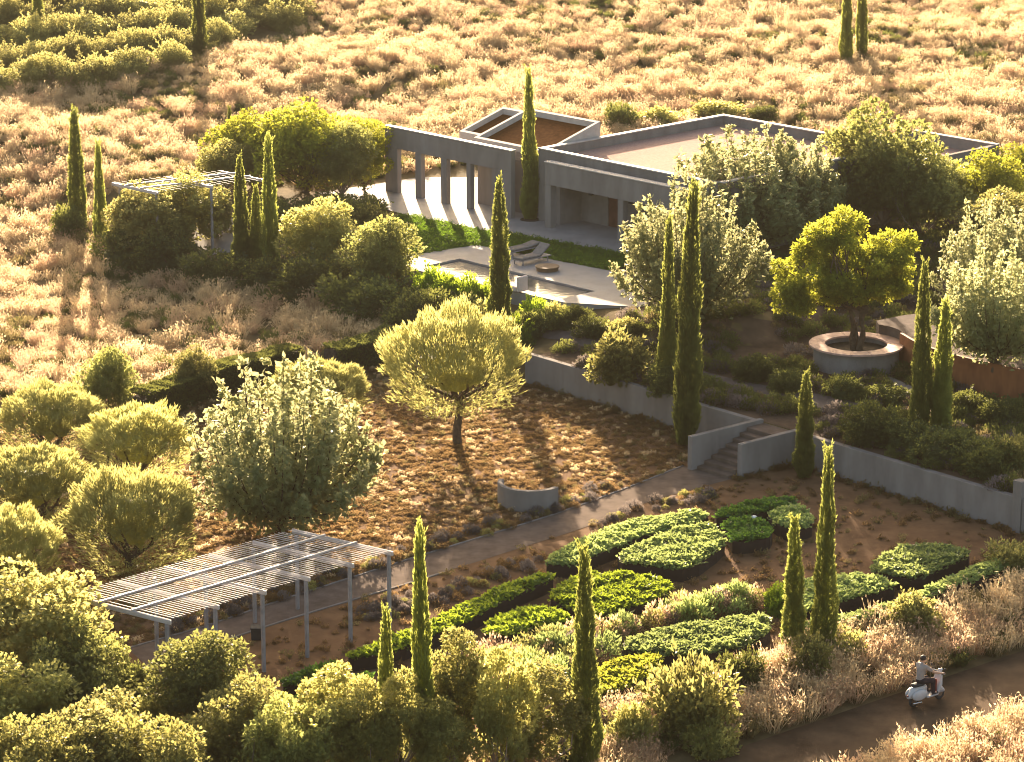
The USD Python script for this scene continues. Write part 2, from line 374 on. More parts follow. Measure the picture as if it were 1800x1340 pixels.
def make_leafy(seed, mat, h=5.0, w=4.4, trunk=1.5, clumps=46, n=13000, bark='bark', name='leafy_tree', leafs=(.12, .11), multi=1, gap=.66, flat=1.0):
    g = np.random.default_rng(seed); R = w / 2; zc = trunk + (h - trunk) * .48; b = (h - trunk) * .52
    cc = sphere_dirs(clumps, g); cc[:, 2] = np.where(cc[:, 2] < -.75, -cc[:, 2], cc[:, 2])
    cr = .40 + .56 * g.random(clumps) ** .8
    nl = 12; ga = np.arange(nl) * 2.39996 + g.random(); gz = np.linspace(.8, -.72, nl); gr = np.sqrt(1 - gz ** 2); lc = np.stack([gr * np.cos(ga), gr * np.sin(ga), gz], -1); lp = lc * (.48 + .26 * g.random(nl))[:, None]; lr = .32 + .16 * g.random(nl)
    lp[0] = [0, 0, .5]; li = g.integers(0, nl, clumps)
    cen = (lp[li] + cc * (lr[li] * (.65 + .4 * g.random(clumps)))[:, None]) * [R, R, b] + [0, 0, zc]
    sz = R * (.15 + .17 * g.random(clumps) ** 1.5)
    per = n // clumps; C, D = [], []
    for p, s in zip(cen, sz):
        k = max(60, int(per * (s / (.22 * R)) ** 2)); dd = sphere_dirs(k, g)
        q = p + dd * s * (gap + (1.06 - gap) * g.random(k))[:, None] * [1, 1, .85 * flat]
        C.append(q); D.append(dd + [0, 0, .15] + g.normal(size=(k, 3)) * .6)
    C = np.vstack(C); D = np.vstack(D); C[:, 2] = np.maximum(C[:, 2], .04)
    x = proto(name)
    parts = []
    for k in range(multi):
        tm, top = trunk_mesh(g, max(trunk * 1.05, .25), .14 if multi == 1 else .075, .05 if multi == 1 else .09)
        if multi > 1:
            o = np.array([math.cos(k * 2.1) * .16, math.sin(k * 2.1) * .16, 0]); tm = (tm[0] + o, tm[1]); top = top + o
        parts.append(tm); parts += limb_set(g, top, cen[k::multi][:12], .055, .016)
    obj('trunk', cat(parts), bark, x)
    obj('crown', leaves(C, D, leafs[0] + .08 * g.random(len(C)), leafs[1] * .75 + .05 * g.random(len(C)), g), mat, x)
    return x.GetPath(), h, w

def make_shrub(seed, mat, h=1.3, w=2.0, n=3600, name='shrub', ls=.09):
    g = np.random.default_rng(seed); K = 34; C, D = [], []
    dc = sphere_dirs(K, g); dc[:, 2] = np.abs(dc[:, 2])
    cen = dc * (.35 + .62 * g.random(K) ** .7)[:, None] * [w / 2, w / 2, h * .80] + [0, 0, h * .08]
    sz = w * (.10 + .13 * g.random(K) ** 1.4)
    for p, s_ in zip(cen, sz):
        m = max(30, int(n / K * (s_ / (.15 * w)) ** 2)); dd = sphere_dirs(m, g)
        C.append(p + dd * s_ * (.55 + .55 * g.random(m))[:, None] * [1, 1, .9]); D.append(dd + [0, 0, .45] + g.normal(size=(m, 3)) * .55)
    for k in range(14):                                   # sprigs that break the outline
        d0 = unit(sphere_dirs(1, g)[0] * [1, 1, .5] + [0, 0, .7]); p0 = d0 * [w * .36, w * .36, h * .6] + [0, 0, h * .12]; m = 22
        u = g.random(m)[:, None] * (.25 + .3 * g.random()) * h
        C.append(p0 + d0 * u + g.normal(size=(m, 3)) * .035); D.append(np.tile(d0, (m, 1)) + g.normal(size=(m, 3)) * .5)
    C = np.vstack(C); D = np.vstack(D); C[:, 2] = np.maximum(C[:, 2], .02)
    lv = leaves(C, D, ls + .07 * g.random(len(C)), ls * .6 + .04 * g.random(len(C)), g)
    cv, cf = vf(trimesh.creation.icosphere(2, 1.0)); cv = cv * (.48 + .2 * meshkit.fbm(cv * 2.4 + 20, 3, seed))[:, None] * [w / 2, w / 2, h * .78] + [0, 0, h * .15]
    x = proto(name)
    tips = [np.array([math.cos(a) * w * .3, math.sin(a) * w * .3, h * .6]) for a in np.linspace(0, 6.28, 7)[:-1]]
    obj('stem', cat(limb_set(g, np.array([0, 0, -.05]), tips, .035, .012)), 'bark', x)
    obj('crown', cat([lv, (cv, cf)]), mat, x)
    return x.GetPath(), h, w

PL = {
    'cypress': [make_cypress(s, r=rr) for s, rr in ((11, .44), (12, .48), (13, .42), (14, .5))],
    'dome': [make_dome(21, 5.4, 5.6, 1.9, 17000), make_dome(22, 5.4, 5.6, 1.8, 17000)],
    'bush_dome': [make_dome(s, 4.0, 4.2, .35, 15000, .1, 'dome_bush') for s in (31, 32, 33)],
    'silver': [make_silver(s) for s in (41, 42, 43)],
    'citrus': [make_lobed(51, 'citrus_leaf', [(-.8, 0, 5.1, 1.3, 1.2), (-2.1, .2, 3.5, 1.4, 1.2), (-.1, -.4, 3.5, 1.3, 1.1), (1.6, .1, 4.25, 1.15, 1.1), (1.3, .3, 2.9, .95, .8), (-3.0, -.2, 2.5, .8, .75), (-1.0, .1, 2.5, .85, .6)])],
    'leafy': [make_leafy(s, m_, 4.6, 4.7, .15, 96, 9500, 'pale_bark', 'leafy_tree', (.15, .17)) for s, m_ in ((61, 'olive_leaf'), (62, 'moss_leaf'), (63, 'olive_leaf'), (64, 'grove_leaf'), (65, 'moss_leaf'))],
    'slim': [make_leafy(s, 'olive_leaf', 5.2, 3.5, .7, 80, 8500, 'pale_bark', 'slim_tree', (.12, .13)) for s in (71, 72, 73)],
    'green': [make_leafy(s, 'citrus_leaf', 4.8, 5.1, .15, 96, 10500, 'bark', 'green_tree', (.14, .16)) for s in (81, 82)],
    'shrub': [make_shrub(s, 'shrub_leaf', name='dark_shrub') for s in (91, 92, 93)],
    'olive_shrub': [make_shrub(s, 'olive_leaf', n=2900, name='olive_shrub', ls=.12) for s in (94, 95, 96)],
    'grove': [make_shrub(s, 'grove_leaf', 2.2, 3.0, 5200, 'grove_bush', .11) for s in (97, 98, 99)],
    'bright_shrub': [make_shrub(s, 'bright_leaf', name='bright_shrub', ls=.12) for s in (100, 101)],
}
_rng = np.random.default_rng(5); _turn = {}
def plant(kind, name, label, cat_, x, y, z, h, w, group=None, var=None):
    v = PL[kind]; k = _turn.get(kind, 0); _turn[kind] = k + 1
    src, h0, w0 = v[(k if var is None else var) % len(v)]
    return thing(name, label, cat_, (x, y, z), float(_rng.random() * 6.283), group, (w / w0, w / w0, h / h0), src, float(_rng.normal() * (1.0 if kind == 'cypress' else 2.0)))

def plant_px(kind, name, label, cat_, px, base, top, width, group=None, var=None):
    """stand a plant on the ground at a sighting of its foot; its height and spread measured in the photograph"""
    p = G(px, base); dist = np.dot(p - _eye, _fw); s = dist / FPX
    lift = (base - top) * s / math.cos(PITCH + math.atan((base - 670) / FPX))
    return plant(kind, name, label, cat_, p[0], p[1], p[2], lift, width * s, group, var)

# ---------------------------------------------------------------- ground and its surfaces
tt = np.concatenate([np.arange(-330, -72, 12.), np.arange(-72, 62, .8), np.arange(62, 200, 12.)])
ss = np.concatenate([np.arange(-150, -52, 8.), np.arange(-52, -.4, .7), [.02, .28], np.arange(.9, 110, .9), np.arange(112, 420, 14.)])
T, S = np.meshgrid(tt, ss, indexing='ij')
X = W0[0] + DD[0] * T + NN[0] * S; Y = W0[1] + DD[1] * T + NN[1] * S
Z = ground(X, Y)
ni, nj = T.shape; I, J = np.meshgrid(np.arange(ni - 1), np.arange(nj - 1), indexing='ij'); a = (I * nj + J).ravel()
quad = np.stack([a, a + 1, a + nj + 1, a + nj], -1)
struct('ground', (np.stack([X.ravel(), Y.ravel(), Z.ravel()], -1), quad[:, ::-1]), 'field_soil', smooth=True)

def sheet_mesh(poly, eps, step=.8, z=None):
    poly = Polygon(poly) if not isinstance(poly, Polygon) else poly
    poly = poly.buffer(0)
    x0, y0, x1, y1 = poly.bounds
    gx, gy = np.meshgrid(np.arange(x0, x1, step), np.arange(y0, y1, step)); pts = np.column_stack([gx.ravel(), gy.ravel()])
    inner = poly.buffer(-step * .35)
    pts = pts[shapely.contains_xy(inner, pts[:, 0], pts[:, 1])] if not inner.is_empty else pts[:0]
    L = poly.exterior.length; bd = np.array([poly.exterior.interpolate(q).coords[0] for q in np.arange(0, L, step * .7)] + list(poly.exterior.coords[:-1]))
    pts = np.unique(np.round(np.vstack([pts, bd]), 4), axis=0)
    tri = Delaunay(pts).simplices; c = pts[tri].mean(1); tri = tri[shapely.contains_xy(poly, c[:, 0], c[:, 1])]
    e1 = pts[tri[:, 1]] - pts[tri[:, 0]]; e2 = pts[tri[:, 2]] - pts[tri[:, 0]]; ar = e1[:, 0] * e2[:, 1] - e1[:, 1] * e2[:, 0]
    tri = np.where((ar < 0)[:, None], tri[:, ::-1], tri)
    zz = ground(pts[:, 0], pts[:, 1]) + eps if z is None else np.full(len(pts), z)
    return np.column_stack([pts, zz]), tri

def pxpoly(pts, z=None):
    return [(G(*q) if z is None else P(*q, z))[:2] for q in pts]

def chaikin(pts, n=2, closed=True):
    p = np.asarray(pts, float)
    for _ in range(n):
        q = np.roll(p, -1, 0) if closed else p[1:]
        b = p if closed else p[:-1]
        p2 = np.stack([.75 * b + .25 * q, .25 * b + .75 * q], 1).reshape(-1, 2)
        p = p2 if closed else np.vstack([p[:1], p2, p[-1:]])
    return p

garden_poly = [TS(-2, -.02), TS(33.6, -.02), TS(33.6, -45), TS(-2, -45)]
struct('garden_ground', sheet_mesh(Polygon(garden_poly), .012, 1.2), 'garden_earth', smooth=True)
struct('terrace_ground', sheet_mesh(Polygon([TS(.2, .32), TS(40, .32), TS(40, 34), TS(22, 34), TS(-3, 17), TS(-3, 9.5), TS(.2, 6)]), .03, 1.0), 'earth', smooth=True)
back = [(224, 1141), (376, 1098), (496, 1055), (617, 1017), (699, 990), (751, 974), (889, 932), (983, 903), (1104, 858), (1200, 820)]
front = [(1290, 842), (1230, 858), (1130, 885), (1040, 925), (960, 950), (850, 985), (740, 1020), (640, 1050), (545, 1078), (460, 1105), (393, 1128), (262, 1175)]
bk = np.array(pxpoly(back, 0)); fr = np.array(pxpoly(front, 0))
bk = chaikin(bk, 2, False); fr = chaikin(fr, 2, False)
path_poly = Polygon(np.vstack([bk, fr])).buffer(0)
struct('gravel_path', sheet_mesh(path_poly, .024, .7), 'path_gravel', smooth=True)
def kerb_line(pts, w, h0, h1, closed=False, off=0.0):
    ln = LineString(pts); pg = ln.buffer(w / 2, cap_style=2, join_style=2)
    m = trimesh.creation.extrude_polygon(pg, h1 - h0, engine='earcut'); m.apply_translation([0, 0, h0]); return vf(m)
kb = obj('kerb', kerb_line(bk, .09, -.1, .05), 'concrete'); tag(kb, 'thin stone edging along the dry meadow side of the garden path', 'kerb')
kb = obj('kerb', kerb_line(fr[len(fr) // 2:], .09, -.1, .05), 'concrete'); tag(kb, 'grey stone edging between the garden path and the gravel under the pergola', 'kerb')
struct('upper_path', sheet_mesh(Polygon(chaikin(pxpoly([(925, 572), (960, 574), (1060, 600), (1180, 640), (1300, 672), (1400, 690), (1510, 708), (1510, 735), (1400, 722), (1290, 690), (1200, 668), (1110, 640), (1000, 604), (925, 585)]), 1)), .055, .6), 'upper_gravel', smooth=True)
stp = obj('kerb', kerb_line(np.array(pxpoly([(935, 571), (1010, 580), (1090, 600)])), .12, 1.2, 1.5), 'concrete'); tag(stp, 'short grey edging at the top end of the upper path by the pool shrubs', 'kerb')
struct('road', sheet_mesh(Polygon([TS(38, -60), TS(42.1, -60), TS(42.1, 40), TS(38, 40)]), .02, 1.2), 'asphalt', smooth=True)
struct('dry_meadow', sheet_mesh(Polygon(np.vstack([bk[2:], [TS(14.8, -2.5), TS(14.8, -.05), TS(-1.9, -.05), TS(-1.9, -12)]])).buffer(-.06), .018, .9), 'garden_earth', smooth=True)

# house platform
Zt = 2.30
struct('lawn', sheet_mesh(Polygon([UV(-5.2, -3.9), UV(0, -3.75), UV(4, -2.9), UV(12.5, -1.9), UV(12.5, -5.4), UV(8.5, -5.9), UV(3.6, -6.4), UV(3.0, -10.6), UV(-1, -9.5)]), 0, .8, Zt + .062), 'lawn_base')
struct('terrace', sheet_mesh(Polygon([UV(-12.6, -3.6), UV(-5.3, -3.85), UV(0, -3.7), UV(4, -2.85), UV(12.5, -1.85), UV(16.5, -1.6), UV(16.5, .5), UV(-3, 8.5), UV(-11.6, 7)]), 0, .8, Zt + .05), 'pale_concrete')
deck_out = Polygon([UV(2.95, -10.7), UV(3.55, -6.35), UV(8.5, -5.85), UV(19.0, -4.9), UV(19.0, -9.9), UV(15.9, -11.9), UV(4.0, -12.6)])
pool_in = Polygon([UV(5.3, -9.15), UV(15.2, -9.15), UV(15.2, -11.45), UV(5.3, -11.45)])
dk = trimesh.creation.extrude_polygon(deck_out.difference(pool_in), .95, engine='earcut'); dk.apply_translation([0, 0, Zt - .88])
struct('pool_deck', vf(dk), 'pale_concrete')
struct('pool', sheet_mesh(pool_in, 0, 1.0, Zt - .02), 'pool_water')

# ---------------------------------------------------------------- warm evening air
usdkit.material(stage, '/World/Looks/haze_look', {'v': ('principled_volume', {'color': (1.0, .93, .84), 'density': HAZE, 'anisotropy': .55})}, [], volume='v.volume')
hz = obj('haze', box(-420, 420, -60, 700, -2.5, 60), 'haze_look'); tag(hz, 'thin warm evening haze over the whole hillside', 'haze', None, 'stuff')

# ---------------------------------------------------------------- walls and stairs in the garden
w_ = thing('retaining_wall', 'long grey concrete retaining wall left of the stairs behind the dry meadow', 'wall')
obj('wall_face', frame_box(TS(-.3, .15), TS(14.98, .15), .30, -.3, 1.42), 'concrete', w_)
w_ = thing('retaining_wall', 'grey concrete retaining wall right of the stairs running to the right edge', 'wall')
obj('wall_face', frame_box(TS(17.4, .15), TS(29.6, .15), .30, -.3, 1.45), 'concrete', w_)
obj('pier', frame_box(TS(29.61, .16), TS(30.05, .16), .44, -.3, 2.15), 'concrete', w_)
obj('wall_face', frame_box(TS(30.06, .15), TS(40, .15), .30, -.3, 1.45), 'concrete', w_)
tag(obj('cheek_wall', frame_box(TS(15.1, .3), TS(15.1, -4.0), .26, -.3, 1.5), 'concrete'), 'left grey concrete cheek wall of the garden stairs with big cypress beside it', 'wall')
tag(obj('cheek_wall', frame_box(TS(17.25, .3), TS(17.25, -3.15), .26, -.3, 1.48), 'concrete'), 'right grey concrete cheek wall of the garden stairs by the small cypress', 'wall')
st = thing('staircase', 'flight of weathered stone steps between two concrete cheek walls', 'steps')
nst = 8
for k in range(nst):
    s0 = -3.7 + k * .42
    z1 = 1.34 * (k + 1) / nst
    p0, p1 = TS(15.24, s0 + .45 if k < nst - 1 else 0), TS(17.11, s0 + .45 if k < nst - 1 else 0)
    a0 = TS(15.24, (s0 + (.44 if k < nst - 1 else .9)) / 1)
    mid = s0 + (.21 if k < nst - 1 else .6); wd = .42 if k < nst - 1 else 1.2
    obj('step', frame_box(TS(15.24, mid), TS(17.11, mid), wd - .005, -.1, z1, 0, .02), 'path_gravel', st)

# curved seat wall
def circle3(a, b, c):
    A = np.array([[b[0] - a[0], b[1] - a[1]], [c[0] - a[0], c[1] - a[1]]]) * 2
    r = np.array([b @ b - a @ a, c @ c - a @ a]); o = np.linalg.solve(A, r); return o, np.linalg.norm(a - o)
pa, pb, pc = P(876, 843, .92)[:2], P(925, 864, .92)[:2], P(980, 857, .92)[:2]
co, cr = circle3(pa, pb, pc)
ang = lambda q: math.atan2(q[1] - co[1], q[0] - co[0])
a0, a1 = ang(pa), ang(pc)
if a0 > 0: a0 -= 2 * math.pi
th = np.linspace(a0 - .12, a1 + .05, 40)
arc = np.column_stack([co[0] + (cr - .1) * np.cos(th), co[1] + (cr - .1) * np.sin(th)])
tag(obj('curved_wall', kerb_line(arc, .2, -.2, .92), 'concrete', smooth=30), 'low semicircular grey concrete wall standing beside the garden path', 'wall')

# raised round planter with ring coping
pcn = P(1505, 604, 2.45)
def ring(r0, r1, z0, z1, n=72):
    m = trimesh.creation.annulus(r0, r1, z1 - z0, sections=n); m.apply_translation([0, 0, (z0 + z1) / 2]); return vf(m)
pz = float(ground(pcn[0], pcn[1]))
pl = thing('round_planter', 'large round concrete planter with wide pale coping ring around a tree', 'planter', (pcn[0], pcn[1], pz))
obj('planter_wall', ring(1.55, 1.98, -.4, 2.37 - pz), 'concrete', pl, 30)
nb = 14
for k in range(nb):
    t0, t1 = 2 * np.pi * k / nb + .006, 2 * np.pi * (k + 1) / nb - .006
    th = np.linspace(t0, t1, 7); o = np.column_stack([np.cos(th), np.sin(th)])
    pg = Polygon(np.vstack([o * 2.18, o[::-1] * 1.44]))
    m = trimesh.creation.extrude_polygon(pg, .085, engine='earcut'); m.apply_translation([0, 0, 2.374 - pz])
    obj('coping_stone', vf(m), 'pink_stone', pl)
m = trimesh.creation.cylinder(1.54, .3, sections=48); m.apply_translation([0, 0, 2.0 - pz])
obj('soil', vf(m), 'soil_dark', pl)

# rust coloured curved wall with stone terrace behind
cw = P(1597, 592, 2.55)[:2]
cpts = np.array([P(1582, 646, 1.3)[:2], P(1618, 668, 1.3)[:2], P(1690, 690, 1.3)[:2], P(1800, 714, 1.3)[:2], P(1920, 738, 1.3)[:2]])
cpts = chaikin(cpts, 2, False)
tag(obj('curved_wall', kerb_line(cpts, .14, .9, 2.95), 'corten', smooth=30), 'curved rust coloured steel retaining wall right of the round planter', 'wall')
bpts = np.vstack([cpts, np.array(pxpoly([(1920, 560), (1780, 540), (1660, 546), (1590, 554), (1540, 564), (1560, 590)], 2.9))])
pv = trimesh.creation.extrude_polygon(Polygon(bpts).buffer(0).difference(Point(*pcn[:2]).buffer(2.2)), 1.4, engine='earcut'); pv.apply_translation([0, 0, 1.5])
struct('stone_platform', vf(pv), 'upper_gravel')
kl = chaikin(np.array([P(1556, 664, 1.45)[:2], P(1616, 690, 1.45)[:2], P(1700, 712, 1.45)[:2], P(1850, 740, 1.45)[:2]]), 2, False)
tag(obj('kerb', kerb_line(kl, .5, 1.1, 1.47), 'concrete'), 'curved grey stone strip in front of the rust coloured wall', 'kerb')
# low wall along the grassy bank by the road
tag(obj('low_wall', frame_box(TS(33.5, -30), TS(33.5, 8), .16, -.3, .16), 'coping'), 'thin low stone wall between planting beds and the blond grass bank', 'wall')

# ---------------------------------------------------------------- the house
def uvbox(u0, u1, v0, v1, z0, z1, c=.012):
    v, f = cbox(u0, u1, v0, v1, z0, z1, c)
    o = HO[None] + v[:, :1] * HU[None] + v[:, 1:2] * HV[None]
    return np.column_stack([o, v[:, 2]]), f[:, ::-1]     # house axes are left-handed (u right, v back would be right-handed; keep outward faces)
def uvbox(u0, u1, v0, v1, z0, z1, c=.012):
    v, f = cbox(u0, u1, v0, v1, z0, z1, c)
    o = HO[None] + v[:, :1] * HU[None] + v[:, 1:2] * HV[None]
    return np.column_stack([o, v[:, 2]]), f
def uvprism(plan, z0, z1):
    m = trimesh.creation.extrude_polygon(Polygon([UV(*q) for q in plan]), z1 - z0, engine='earcut'); m.apply_translation([0, 0, z0]); return vf(m)
hs = thing('house', 'low grey concrete villa with flat roof, colonnade and porch', 'house')
z0 = Zt - .3
# colonnade
ct = 6.08
obj('colonnade_beam', uvbox(-10.4, 0, -.42, -.10, 4.92, ct), 'concrete', hs)
for (u0, u1) in ((-10.4, -9.35), (-7.85, -7.35), (-5.7, -5.22), (-3.6, -3.25)):
    obj('column', uvbox(u0, u1, -.42, -.10, z0, 4.917, .02), 'concrete', hs)
obj('colonnade_wall', uvbox(-1.55, 0, -.42, -.10, z0, 4.917), 'concrete', hs)
# room behind the colonnade
obj('side_wall', uvbox(-4.2, -3.95, 1.0, 5.2, z0, 5.75), 'concrete', hs)
obj('rear_wall', uvbox(-3.945, 1.28, 4.95, 5.2, z0, 5.75), 'concrete', hs)
obj('side_wall', uvbox(-3.945, -2.6, 1.0, 1.25, z0, 5.75), 'concrete', hs)
obj('side_wall', uvbox(-1.5, 1.28, 1.0, 1.25, z0, 5.75), 'concrete', hs)
wd = obj('window', uvbox(-2.58, -1.52, 1.05, 1.12, Zt + .06, 5.0), 'dark_metal', hs)
hs_w = hs
obj('curtain', uvbox(-2.3, -1.85, 1.0, 1.045, Zt + .12, 4.9), 'curtain', wd)
obj('pane', uvbox(-2.55, -1.54, .985, .993, Zt + .1, 4.95, .001), 'pane', wd)
# mono-pitch roofs behind, brown, with pale rims
def slope_roof(u0, u1, v0, v1, za, zb, name):
    def pr(uu0, uu1, vv0, vv1, low, up):
        q = lambda vv, o: za + (zb - za) * (vv - v0) / (v1 - v0) + o
        pts = np.array([[uu, vv, q(vv, o)] for uu in (uu0, uu1) for vv in (vv0, vv1) for o in (low, up)])
        m = m3.Manifold.hull_points(pts).to_mesh(); v = m.vert_properties[:, :3]
        o = HO[None] + v[:, :1] * HU[None] + v[:, 1:2] * HV[None]
        return np.column_stack([o, v[:, 2]]), m.tri_verts
    r = obj('roof', pr(u0 + .2, u1 - .2, v0 + .2, v1 - .2, -.8, -.32), 'brown_gravel', hs)
    obj('rim', pr(u0, u0 + .2, v0, v1, -.8, 0), 'coping', r); obj('rim', pr(u1 - .2, u1, v0, v1, -.8, 0), 'coping', r)
    obj('rim', pr(u0 + .202, u1 - .202, v0, v0 + .198, -.8, 0), 'coping', r); obj('rim', pr(u0 + .202, u1 - .202, v1 - .198, v1, -.8, 0), 'coping', r)
slope_roof(-4.5, 1.26, 1.0, 5.2, 6.05, 7.2, 'a')
slope_roof(-6.35, -4.52, 1.6, 5.0, 6.08, 7.05, 'b')
obj('support_wall', uvbox(-6.3, -4.6, 4.7, 4.95, z0, 5.9), 'concrete', hs)
# main block
mt = 6.3
obj('front_wall', uvbox(1.3, 3.0, .4, .7, z0, mt), 'concrete', hs)
obj('side_wall', uvbox(1.3, 1.6, .702, 15.2, z0, mt), 'concrete', hs)
obj('rear_wall', uvbox(1.602, 14.6, 14.9, 15.2, z0, mt), 'concrete', hs)
obj('side_wall', uvbox(14.3, 14.6, 1.6, 14.898, z0, mt), 'concrete', hs)
obj('return_wall', uvbox(2.7, 3.0, .702, 2.0, z0, 5.3), 'concrete', hs)
# porch back wall with door, window openings
zt2 = 5.2
def wall_run(u0, u1, v, th, holes, zz0, zz1):
    cur = u0
    for (h0, h1, b, t_) in holes:
        obj('porch_wall', uvbox(cur, h0 - .001, v, v + th, zz0, zz1), 'concrete', hs)
        obj('porch_wall', uvbox(h0, h1, v, v + th, t_, zz1), 'concrete', hs)
        if b > zz0 + .4: obj('porch_wall', uvbox(h0, h1, v, v + th, zz0, b), 'concrete', hs)
        cur = h1 + .001
    obj('porch_wall', uvbox(cur, u1, v, v + th, zz0, zz1), 'concrete', hs)
wall_run(3.0, 14.29, 2.0, .28, [(5.05, 6.0, Zt, 4.55), (7.9, 8.9, 3.5, 4.45), (10.6, 12.4, Zt, 4.6)], z0, zt2)
obj('parapet', uvbox(3.002, 14.29, .4, .7, 5.32, mt), 'concrete', hs)
obj('parapet', uvbox(3.002, 14.29, 2.0, 2.28, zt2 + .002, 5.6), 'concrete', hs)
dr = obj('door', uvbox(5.06, 5.99, 2.08, 2.16, Zt + .05, 4.54), 'door_wood', hs)
obj('handle', uvbox(5.8, 5.86, 2.03, 2.078, 3.2, 3.5, .005), 'chrome', dr)
wn = obj('window', uvbox(7.92, 8.88, 2.1, 2.16, 3.52, 4.43), 'dark_metal', hs)
for k in range(3): obj('glazing_bar', uvbox(8.1 + k * .28, 8.15 + k * .28, 2.06, 2.098, 3.54, 4.41, .005), 'grey_post', wn)
wn = obj('window', uvbox(10.62, 12.38, 2.1, 2.16, Zt + .06, 4.58), 'dark_metal', hs)
obj('pane', uvbox(10.7, 12.3, 2.06, 2.07, Zt + .12, 4.5, .001), 'pane', wn)
for u_ in (3.75, 6.75): obj('wall_lamp', uvbox(u_, u_ + .26, 1.78, 1.995, 3.9, 4.32, .03), 'dark_metal', hs)
obj('ceiling_lamp', uvbox(4.1, 4.3, .9, 1.1, 5.08, 5.199, .02), 'dark_metal', hs)
# porch frame
obj('porch_beam', uvbox(2.85, 13.5, -.62, -.2, 4.72, 5.92), 'concrete', hs)
obj('porch_roof', uvbox(3.002, 13.5, .702, 1.998, 5.202, 5.318), 'concrete', hs)
for (u0, u1) in ((2.85, 3.3), (8.35, 8.75), (13.1, 13.5)): obj('porch_post', uvbox(u0, u1, -.62, -.2, z0, 4.717, .02), 'concrete', hs)
obj('flat_roof', uvbox(1.6, 14.3, .7, 14.9, 5.6, 5.82), 'roof_gravel', hs)
for (u0, u1, v0, v1) in ((1.26, 1.64, .36, 15.24), (1.66, 14.64, 14.86, 15.24), (1.66, 14.3, .36, .74), (14.26, 14.64, .76, 14.84)):
    obj('coping', uvbox(u0, u1, v0, v1, mt + .002, mt + .07), 'coping', hs)
obj('coping', uvbox(-10.44, .04, -.46, -.06, ct + .002, ct + .06), 'coping', hs)
obj('coping', uvbox(2.81, 13.54, -.66, -.16, 5.922, 5.98), 'coping', hs)
for k in range(4):
    obj('roof_vent', uvbox(3.5 + k * .1, 3.56 + k * .1, .5, .6, mt + .071, mt + .1, .005), 'dark_metal', hs) if k == 0 else None
# second, lower wing behind on the right
ob = thing('outbuilding', 'low dark grey flat-roofed wing half hidden behind trees at far right', 'building')
obj('front_wall', uvbox(8.0, 14.0, 19.0, 19.3, z0, 5.1), 'concrete', ob); obj('side_wall', uvbox(8.0, 8.3, 19.302, 24.2, z0, 5.1), 'concrete', ob)
obj('rear_wall', uvbox(8.0, 14.0, 24.202, 24.5, z0, 5.1), 'concrete', ob); obj('side_wall', uvbox(13.7, 14.0, 19.302, 24.2, z0, 5.1), 'concrete', ob)
obj('flat_roof', uvbox(8.302, 13.698, 19.302, 24.2, 4.3, 4.5), 'roof_gravel', ob)
obj('coping', uvbox(7.97, 14.03, 18.96, 19.32, 5.102, 5.16), 'coping', ob); obj('coping', uvbox(7.97, 14.03, 24.18, 24.53, 5.102, 5.16), 'coping', ob)

# terrace paving slabs between house and lawn (joints read as thin shadow lines)
# ---------------------------------------------------------------- furniture by the pool
def local(v, f, p, ax, ay):
    o = p[None, :2] + v[:, :1] * ax[None] + v[:, 1:2] * ay[None]; return np.column_stack([o, v[:, 2] + p[2]]), f
def lounger(px, py, label, back_deg):
    p = P(px, py, Zt + .1); p[2] = Zt + .07
    lg = thing('sun_lounger', label, 'sun lounger', p, math.atan2(HV[1], HV[0]), 'sun loungers on the pool deck')
    obj('frame', cbox(-.15, 2.0, -.36, .36, .24, .29), 'grey_post', lg)
    for x_ in (.0, 1.75):
        for y_ in (-.31, .31): obj('leg', cbox(x_ - .03, x_ + .03, y_ - .03, y_ + .03, 0, .238), 'grey_post', lg)
    obj('mattress', cbox(-.13, 1.25, -.35, .35, .292, .40, .03), 'fabric', lg)
    v, f = cbox(0, .85, -.35, .35, 0, .1, .03); c, s = math.cos(math.radians(back_deg)), math.sin(math.radians(back_deg))
    obj('backrest', (np.column_stack([1.27 + v[:, 0] * c - v[:, 2] * s, v[:, 1], .3 + v[:, 0] * s + v[:, 2] * c]), f), 'fabric', lg)
    return lg
lounger(912, 465, 'grey cushioned sun lounger with raised backrest beside the round table', 36)
lounger(893, 450, 'grey sun lounger lying flatter, behind the raised one and nearer the lawn', 8)
p = P(962, 471, Zt + .2)
tb = thing('round_table', 'low round brown wicker table on the pool deck by the loungers', 'table', (p[0], p[1], Zt + .07))
m = trimesh.creation.cylinder(.56, .18, sections=40); m.apply_translation([0, 0, .09]); obj('base', lump(vf(m), .01, 8, 2), 'wicker', tb, 30)
m = trimesh.creation.cylinder(.62, .05, sections=40); m.apply_translation([0, 0, .206]); obj('tabletop', vf(m), 'wicker', tb, 30)
p = P(905, 512, Zt + .07)
ch = thing('lounge_chair', 'pale pinkish lounge chair catching the sun at the near pool edge', 'chair', p, math.atan2(HU[1], HU[0]))
obj('seat', cbox(-.62, .45, -.35, .35, .08, .34, .05), 'pink_fabric', ch); obj('backrest', cbox(.46, .6, -.35, .35, .08, .85, .05), 'pink_fabric', ch)
for y_ in (-.3, .3): obj('leg', cbox(-.55, -.48, y_ - .03, y_ + .03, 0, .078), 'grey_post', ch)

